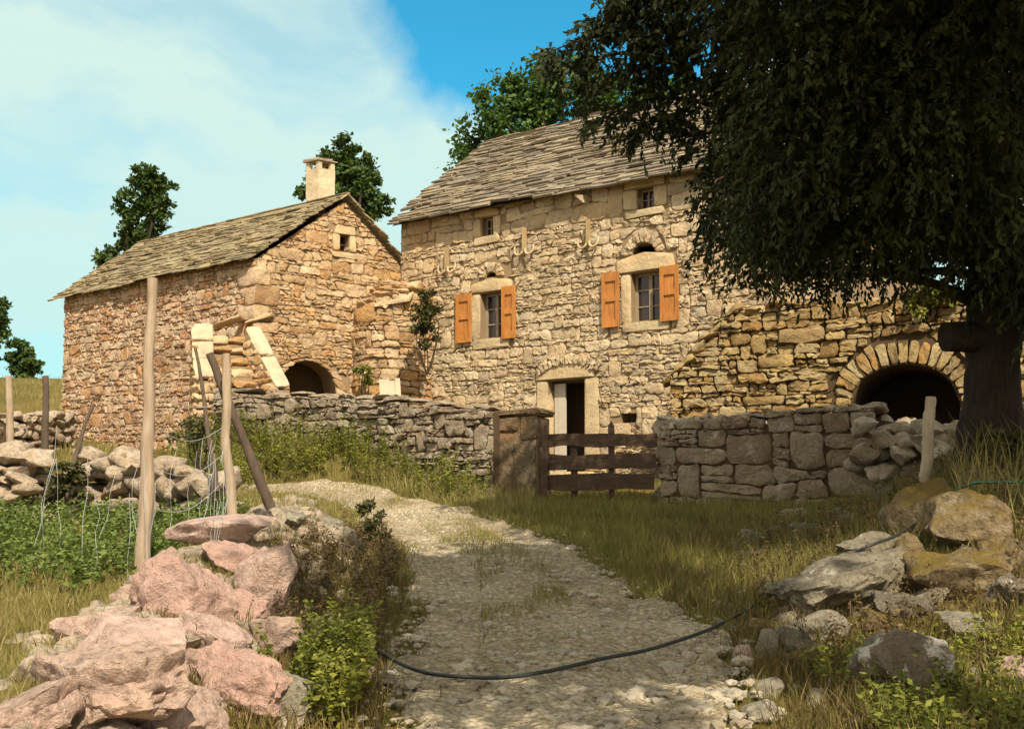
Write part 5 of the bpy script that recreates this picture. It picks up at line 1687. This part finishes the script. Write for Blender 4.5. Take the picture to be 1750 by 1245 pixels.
    for q in out:
        t = rg.uniform(.05, 1, 50)
        i = np.clip((t * 9).astype(int), 0, 8); f = t * 9 - i
        extra.append(q[i] + (q[i + 1] - q[i]) * f[:, None] + rg.normal(size=(50, 3)) * .05)
    extra = np.concatenate(extra)
    tc = np.vstack([tc, extra]); td = np.vstack([td, unit(rg.normal(size=(len(extra), 3)) * .6 + np.array([-.5, -.2, -.3]))])
    ns = len(tc)
    d0 = unit(td * np.array([1, 1, .25]) + rg.normal(size=(ns, 3)) * .55 + np.array([-.1, 0, -.35]))
    Ls = rg.uniform(.2, .46, ns); Ls[-len(extra):] *= .7
    K = 18
    for k in range(K):
        f = (k + 1) / K
        droop = np.array([0, 0, -1.0]) * (f ** 2 * .5)
        p = tc + d0 * (Ls * f)[:, None] + droop[None] * Ls[:, None]
        tan = unit(d0 + np.array([0, 0, -1.0]) * f)
        sd = unit(np.cross(tan, rg.normal(size=(ns, 3))))
        ax = unit(tan * .7 + sd * rg.uniform(.3, 1.0, ns)[:, None] + np.array([0, 0, -.25]))
        nr = unit(np.cross(ax, sd) + rg.normal(size=(ns, 3)) * .5)
        leaf_quads(cr, p, ax, nr, rg.uniform(.04, .115, ns), rg.uniform(.009, .027, ns))
    build(cr, 'crown', M['big_leaf'], root)
big_tree()

tree('tree', [(np.array(c[:3]), np.array([c[3], c[3], c[3] * .7])) for c in ((1.6, 4.0, 8.0, 1.2), (3.0, 4.2, 8.4, 1.5), (2.0, 2.6, 8.2, 1.35)  , (1.75, 1.0, 8.1, 1.3), (3.1, 1.0, 8.4, 1.4), (1.7, -.3, 8.0, 1.1), (2.8, -.5, 8.2, 1.1))], 1.5, 7200, .3,
     'tree standing out of view on the right whose shade falls across the track', 'big_leaf', 6200, .24, .09, 56)

# ------------------------------------------------------------------ grass and low plants
def blades(acc, x, y, h, w, rg, lean=.35, zoff=-.01):
    n = len(x)
    z = G(x, y) + zoff
    az = rg.uniform(0, 2 * math.pi, n)
    dirv = np.column_stack([np.cos(az), np.sin(az), np.zeros(n)])
    ld = rg.normal(size=(n, 3)); ld[:, 2] = 0
    ld = ld * lean * h[:, None]
    b = np.column_stack([x, y, z])
    mid = b + ld * .35 + np.column_stack([np.zeros(n), np.zeros(n), h * .58])
    tip = b + ld * 1.0 + np.column_stack([np.zeros(n), np.zeros(n), h * rg.uniform(.85, 1.0, n)])
    s = dirv * w[:, None]
    v = np.stack([b - s, b + s, mid + s * .7, mid - s * .7, tip], 1).reshape(-1, 3)
    i = np.arange(n)[:, None] * 5
    acc.add(v, i + np.array([[0, 1, 2, 3]]), i + np.array([[3, 2, 4]]))

def scatter(rg, n, x0, x1, y0, y1, keep=None, clumpf=1.3, clumpa=.8):
    x = rg.uniform(x0, x1, n); y = rg.uniform(y0, y1, n)
    m = rg.random(n) < (1 - clumpa) + clumpa * np.clip(.5 + vn(x * clumpf, y * clumpf, 61) * .9, 0, 1)
    if keep is not None: m &= keep(x, y)
    return x[m], y[m]

def off_path(margin=.0, fill=.12):
    def f(x, y):
        u = path_u(x, y)
        wid = np.interp(y, PY, PRx - PLx)
        e = np.minimum(u, 1 - u) * wid + .24 * vn(x * 2.0, y * 2.0, 21) + .07 * vn(x * 9, y * 9, 22)
        return (e < margin) | ((np.abs(u - .5 - .06 * vn(y * .7, y * 0, 3)) < .16) & (vn(x * 2.5, y * 1.5, 71) > -.25) & (y > 7.2) & (y < 16.5))
    return f
rg = np.random.default_rng(5)
WNX = lambda x, y: seg_dist(x, y, WALL_L)
g = Acc()
# meadow right of the track and towards the gate
x, y = scatter(rg, 90000, -1.0, 5.2, 8.0, 17.2, off_path(.02))
h = rg.uniform(.05, .16, len(x)) * (1 + .5 * vn(x * .8, y * .8, 62)); blades(g, x, y, np.abs(h), rg.uniform(.002, .0045, len(x)), rg)
x, y = scatter(rg, 16000, 1.2, 4.6, 8.0, 15.5, off_path(-.05), 2.2, .95)
blades(g, x, y, rg.uniform(.14, .3, len(x)), rg.uniform(.0025, .005, len(x)), rg)
x, y = scatter(rg, 46000, -2.4, 1.6, 5.0, 16.5, off_path(.05), 3)
blades(g, x, y, rg.uniform(.05, .12, len(x)), rg.uniform(.002, .004, len(x)), rg)
# grass creeping over the edges of the track, and taller stalks
x, y = scatter(rg, 30000, -3.2, 1.7, 5.0, 17, None, 3, .9)
u_ = path_u(x, y); e_ = np.minimum(u_, 1 - u_) * np.interp(y, PY, PRx - PLx)
m_ = (e_ > -.1) & (e_ < .34) & (rg.random(len(x)) < np.exp(-np.maximum(e_, 0) * 7)) & (y > 6)
x, y = x[m_], y[m_]
blades(g, x, y, rg.uniform(.09, .2, len(x)), rg.uniform(.002, .0045, len(x)), rg, .5)
x, y = scatter(rg, 7000, -.5, 5.2, 8.5, 17.0, off_path(-.1), 1.1, .95)
blades(g, x, y, rg.uniform(.2, .42, len(x)), rg.uniform(.0015, .003, len(x)), rg, .25)
# yard behind the gate
x, y = scatter(rg, 12000, -3, 3.5, 17.0, 21.0, lambda x, y: WNX(x, y) > .4)
blades(g, x, y, rg.uniform(.06, .2, len(x)), rg.uniform(.003, .006, len(x)), rg)
o = build(g, 'grass', M['grass'])
tag(o, 'patchy olive grass between the track and the gate wall', 'grass', kind='stuff')
g = Acc()
# sunny bank below the yard wall
bank = lambda x, y: off_path(-.05)(x, y) & (WNX(x, y) < 2.6) & (x < .3)
x, y = scatter(rg, 60000, -6.5, .3, 15.0, 21.2, bank)
d = WNX(x, y)
blades(g, x, y, rg.uniform(.1, .3, len(x)) * np.interp(d, [0, .5, 2], [1.5, 1.3, .5]), rg.uniform(.003, .007, len(x)), rg)
x, y = scatter(rg, 14000, -4.4, -.8, 10.8, 18.5, lambda x, y: path_u(x, y) < -.02, 2)
blades(g, x, y, rg.uniform(.06, .22, len(x)), rg.uniform(.003, .006, len(x)), rg)
# hillside far left
x, y = scatter(rg, 16000, -18, -8, 17, 36)
blades(g, x, y, rg.uniform(.1, .3, len(x)), rg.uniform(.006, .012, len(x)), rg)
# bright patch bottom right and garden floor
x, y = scatter(rg, 9000, 1.7, 4.2, 4.6, 6.7, None, 2, .6)
blades(g, x, y, rg.uniform(.06, .24, len(x)), rg.uniform(.002, .005, len(x)), rg)
x, y = scatter(rg, 16000, -4.2, -1.7, 4.2, 9.0, None, 2, .6)
blades(g, x, y, rg.uniform(.05, .16, len(x)), rg.uniform(.002, .004, len(x)), rg)
o = build(g, 'dry_grass', M['dry_grass'])
tag(o, 'yellow sunlit grass along the yard wall and the track edges', 'grass', kind='stuff')
g = Acc()
# brown shaded growth on the tumbled wall's track side and on the right bank
x, y = scatter(rg, 26000, -1.9, -.5, 5.0, 12.5, lambda x, y: path_u(x, y) < .02, 2.5)
blades(g, x, y, rg.uniform(.06, .2, len(x)), rg.uniform(.002, .005, len(x)), rg)
x, y = scatter(rg, 80000, 1.2, 6.5, 5.2, 14.5, lambda x, y: (path_u(x, y) > 1.0) & (x > 1.15 + .12 * np.maximum(0, y - 9)), 2)
blades(g, x, y, rg.uniform(.06, .24, len(x)), rg.uniform(.002, .005, len(x)), rg)
o = build(g, 'brown_grass', M['dark_grass'])
tag(o, 'brown dry grass on the shaded banks beside the track', 'grass', kind='stuff')

def plant_mass(name, mat, pts, n, hgt, L, W, label, cat, seed, kind='stuff', group=None, stems=True):
    """leafy weeds: stems with leaves up their length"""
    rg = np.random.default_rng(seed)
    px, py = pts
    a = Acc()
    m = len(px)
    hh = rg.uniform(hgt * .5, hgt * 1.15, m)
    ld = rg.normal(size=(m, 3)) * .25; ld[:, 2] = 0
    b = np.column_stack([px, py, G(px, py)])
    k = rg.integers(0, m, n)
    f = rg.uniform(.1, 1, n) ** .7
    p = b[k] + ld[k] * (f * hh[k])[:, None] + np.column_stack([np.zeros(n), np.zeros(n), hh[k] * f]) + rg.normal(size=(n, 3)) * .015
    ax = rg.normal(size=(n, 3)); ax[:, 2] = rg.uniform(-.4, .7, n); ax = unit(ax)
    nr = unit(rg.normal(size=(n, 3)) * .5 + np.array([0, 0, 1.0]))
    sz = rg.uniform(.55, 1.25, n) * (1.15 - .5 * f)
    leaf_quads(a, p, ax, nr, L * sz, W * sz)
    top = b + ld * hh[:, None] + np.column_stack([np.zeros(m), np.zeros(m), hh])
    mid = b + ld * (.4 * hh)[:, None] + np.column_stack([np.zeros(m), np.zeros(m), hh * .5])
    s = np.array([[.003, 0, 0]])
    v = np.stack([b - s, b + s, mid + s, mid - s, top], 1).reshape(-1, 3)
    i = np.arange(m)[:, None] * 5
    a.add(v, i + np.array([[0, 1, 2, 3]]), i + np.array([[3, 2, 4]]))
    base = (float(np.mean(px)), float(np.mean(py)), float(np.min(b[:, 2])))
    o = build(a, name, M[mat], base=base)
    return tag(o, label, cat, group, kind)
rg = np.random.default_rng(6)
x, y = scatter(rg, 1500, -6.2, -2.6, 7.6, 12.6, lambda x, y: x < -2.5 - .05 * (y - 7), 1.2, .5)
plant_mass('garden_plants', 'garden_leaf', (x, y), 30000, .34, .06, .02, 'leafy green garden plants behind the tumbled wall', 'plants', 1)
x, y = scatter(rg, 2300, -6, -.4, 16.2, 21.2, lambda x, y: bank(x, y) & (WNX(x, y) < np.where(x < -2.2, 1.9, 1.3)) & (rg.random(len(x)) < np.clip(.25 - x * .25, .2, 1)), 1.4, .6)
plant_mass('bank_weeds', 'weed_leaf', (x, y), 40000, .66, .065, .018, 'tall yellow-green weeds on the bank below the yard wall', 'weeds', 2)
x, y = scatter(rg, 500, 1.7, 3.6, 4.8, 6.6, None, 2, .6)
plant_mass('bank_weeds', 'weed_leaf', (x, y), 7000, .26, .06, .016, 'bright leafy weeds in the sunlit bottom right corner', 'weeds', 3)
x, y = scatter(rg, 200, -1.12, -.72, 5.3, 7.2, lambda x, y: path_u(x, y) < -.05, 2, .6)
plant_mass('bank_weeds', 'weed_leaf', (x, y), 6000, .34, .05, .017, 'yellow-flowered nettles at the foot of the tumbled wall', 'weeds', 4)

x, y = scatter(rg, 520, -1.75, -.85, 6.6, 12.2, lambda x, y: (path_u(x, y) < -.02) & (x > -1.55 - .06 * (y - 6)), 2.2, .7)
plant_mass('dry_brush', 'brush_leaf', (x, y), 7000, .27, .042, .011, 'dark dry brush on the track side of the tumbled wall', 'brush', 5)
x, y = scatter(rg, 1500, 3.4, 6.2, 8.6, 12.6, lambda x, y: x > .40 * y, 2, .9)
ga = Acc(); blades(ga, x, y, rg.uniform(.35, .8, len(x)), rg.uniform(.003, .006, len(x)), rg, .3)
tag(build(ga, 'tall_grass', M['dry_grass']), 'tall straw stems on the bank below the big tree', 'grass', kind='stuff')
x, y = scatter(rg, 700, 1.75, 6.0, 6.2, 13.5, lambda x, y: (path_u(x, y) > 1.12) & (x > 1.7 + .2 * np.maximum(0, y - 9)) & (x < .52 * y), 1.6, .9)
plant_mass('dry_brush', 'brush_leaf', (x, y), 12000, .34, .045, .011, 'dry brown scrub between the rocks of the right bank', 'brush', 6)

def shrub(px, py, Y, rpx, rpy, mat, n, L, W, label, seed, name='shrub', base_py=None):
    cl = [pclump(px, py, Y, rpx, rpy)]
    rg = random.Random(seed)
    for i in range(5):
        cl.append(pclump(px + rg.uniform(-.6, .6) * rpx, py + rg.uniform(-.7, .7) * rpy, Y + rg.uniform(-.1, .1), rpx * .5, rpy * .5))
    b = at(px, base_py or py + rpy, Y)
    root = empty(name, b, label, 'shrub')
    s = Acc()
    for i, c in enumerate(cl):
        limb(s, b, c[0] + np.array([0, 0, c[1][2] * .6]), .014, .004, .08, 6, 5, seed + i)
    build(s, 'stem', M['twig'], root)
    a = Acc(); leafy(a, cl, n, L, W, seed, .1, .45)
    build(a, 'foliage', M[mat], root)
shrub(638, 905, 11.2, 28, 45, 'shrub_leaf', 900, .06, .016, 'dark bushy thistle at the left of the track bend', 81, base_py=965)
shrub(730, 545, 22.0, 24, 52, 'shrub_leaf', 1500, .09, .03, 'climbing shrub on the house wall left of the left window', 82, base_py=640)
shrub(625, 640, 22.6, 16, 26, 'weed_leaf', 500, .08, .025, 'yellowing bush beside the barn arch', 83, base_py=690)
shrub(1590, 505, 17.4, 38, 34, 'weed_leaf', 1200, .1, .03, 'sunlit bush growing on top of the terrace wall', 84, base_py=545)
shrub(105, 830, 12.6, 40, 50, 'shrub_leaf', 1500, .06, .02, 'dark green bush in the gap of the garden wall', 85, base_py=900)
shrub(575, 1140, 6.3, 36, 55, 'weed_leaf', 600, .045, .013, 'leafy weed sprouting right of the mottled rock', 86, base_py=1220)
shrub(1712, 775, 11.2, 46, 50, 'shrub_leaf', 1400, .07, .018, 'dark scrubby bush at the foot of the big tree', 88, base_py=840)
shrub(340, 745, 13.0, 40, 50, 'shrub_leaf', 700, .06, .015, 'scraggly brown bush behind the leaning poles', 87, base_py=810)

# gravel on the track
def gravel():
    rg = np.random.default_rng(9)
    a = Acc()
    lib = [rock_shape(1, 300 + i, 2.6, 4, .1, 1.5) for i in range(8)]
    n = 9500
    y = 4.6 + (rg.random(n) ** 1.9) * 11
    u = rg.normal(.5, .3, n); u = np.where((u < -.05) | (u > 1.05), rg.uniform(.05, .95, n), u)
    l = np.interp(y, PY, PLx); r_ = np.interp(y, PY, PRx)
    x = l + (r_ - l) * u
    s = np.minimum(.006 + rg.exponential(.0082, n), .06)
    s = np.where((u > .8) & (y < 7.5), s * 1.35, s)
    s = s * np.interp(y, [6, 12, 15], [1, .75, .45])
    z = G(x, y) + .05 - .03 * (np.exp(-((u - .24) / .12) ** 2) + np.exp(-((u - .76) / .12) ** 2)) - .02
    for i in range(n):
        v, f = lib[i % 8]
        c, sn = math.cos(i * 1.7), math.sin(i * 1.7)
        rot = np.array([[c, -sn, 0], [sn, c, 0], [0, 0, 1]])
        a.add((v * s[i] * np.array([1.3, 1, .65])) @ rot.T + np.array([x[i], y[i], z[i] + s[i] * .5]), None, f)
    o = build(a, 'gravel', M['pebble'])
    tag(o, 'loose stones scattered over the track', 'gravel', kind='stuff')
gravel()

# ------------------------------------------------------------------ light, sky, camera
SUN_H = np.array([.30, -1.0]); SUN_H /= np.linalg.norm(SUN_H)
ELEV = R(45)
sun = bpy.data.lights.new('sun', 'SUN'); sun.energy = 3.8; sun.angle = R(.55); sun.color = (1.0, .89, .71)
so = bpy.data.objects.new('sun', sun); COL.objects.link(so)
dv = Vector((-SUN_H[0] * math.cos(ELEV), -SUN_H[1] * math.cos(ELEV), -math.sin(ELEV)))
so.rotation_euler = dv.to_track_quat('-Z', 'Y').to_euler()
so.location = (5, -10, 20)

w = bpy.data.worlds.new('World'); scene.world = w; w.use_nodes = True
t = w.node_tree
for n in list(t.nodes): t.nodes.remove(n)
k = N(t)
sky = k.new('ShaderNodeTexSky'); sky.sky_type = 'NISHITA'; sky.sun_disc = False
sky.sun_elevation = ELEV; sky.sun_rotation = math.atan2(SUN_H[0], SUN_H[1]); sky.air_density = 1.2; sky.dust_density = .4; sky.ozone_density = 1.5
dirn = k.new('ShaderNodeTexCoord').outputs['Generated']
nw = k.new('ShaderNodeTexNoise'); nw.inputs['Scale'].default_value = 5; nw.inputs['Detail'].default_value = 6; nw.inputs['Roughness'].default_value = .6; k.link(dirn, nw.inputs['Vector'])
def vmath(op, a, b):
    n = k.new('ShaderNodeVectorMath'); n.operation = op
    for s_, v in zip(n.inputs, (a, b)):
        if isinstance(v, tuple): s_.default_value = v
        else: k.link(v, s_)
    return n
warp = vmath('ADD', dirn, vmath('SCALE', vmath('SUBTRACT', nw.outputs['Color'], (.5, .5, .5)).outputs[0], (0, 0, 0)).outputs[0])
sc_ = warp.inputs[1].links[0].from_node; sc_.inputs['Scale'].default_value = .15
# opening of clear blue sky up and to the right of the cloud bank
hole = ray(1010, -190); hole /= np.linalg.norm(hole)
dh = vmath('DISTANCE', warp.outputs[0], tuple(hole))
clear = k.ramp(dh.outputs['Value'], [(.185, 1.0), (.222, 0.0)])
sep = k.new('ShaderNodeSeparateXYZ'); k.link(dirn, sep.inputs[0])
mp = k.new('ShaderNodeMapping'); mp.inputs['Scale'].default_value = (2.2, 2.2, 7.5); k.link(warp.outputs[0], mp.inputs[0])
cl = k.noise(mp.outputs[0], 1.5, 6, .55, .2)
cover = k.ramp(cl, [(.32, .62), (.52, 1.0)])
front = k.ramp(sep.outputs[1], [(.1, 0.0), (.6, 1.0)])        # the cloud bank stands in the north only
cover = k.math('MULTIPLY', k.math('MULTIPLY', cover, front), k.math('SUBTRACT', 1.0, clear), clamp=True)
sky_and_fill = k.mix(front, (7.2, 6.8, 5.9), k.mix(1.0, sky.outputs[0], (.2, 1.0, 1.1), 'MULTIPLY'))  # behind the camera: plain cream fill, added to warm and lift the shadows
hz = k.ramp(sep.outputs[2], [(.05, (4.0, 5.7, 5.4)), (.45, (4.9, 6.1, 5.4))])
col = k.mix(k.math('MULTIPLY', cover, .92), sky_and_fill, hz)
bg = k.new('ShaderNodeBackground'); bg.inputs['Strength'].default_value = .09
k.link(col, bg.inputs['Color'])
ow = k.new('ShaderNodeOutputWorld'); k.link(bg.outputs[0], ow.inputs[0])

cam = bpy.data.cameras.new('camera'); co = bpy.data.objects.new('camera', cam); COL.objects.link(co)
co.location = (0, 0, EYE); co.rotation_euler = (math.pi / 2 + PITCH, 0, 0)
cam.sensor_width = 36; cam.lens = F / 1750 * 36; cam.shift_y = (CY - 622.5) / 1750
cam.clip_end = 2000; cam.clip_start = .05
scene.camera = co
scene.view_settings.view_transform = 'Standard'; scene.view_settings.look = 'None'; scene.view_settings.exposure = .78; scene.view_settings.gamma = 1
scene.cycles.max_bounces = 6
scene.cycles.transparent_max_bounces = 4
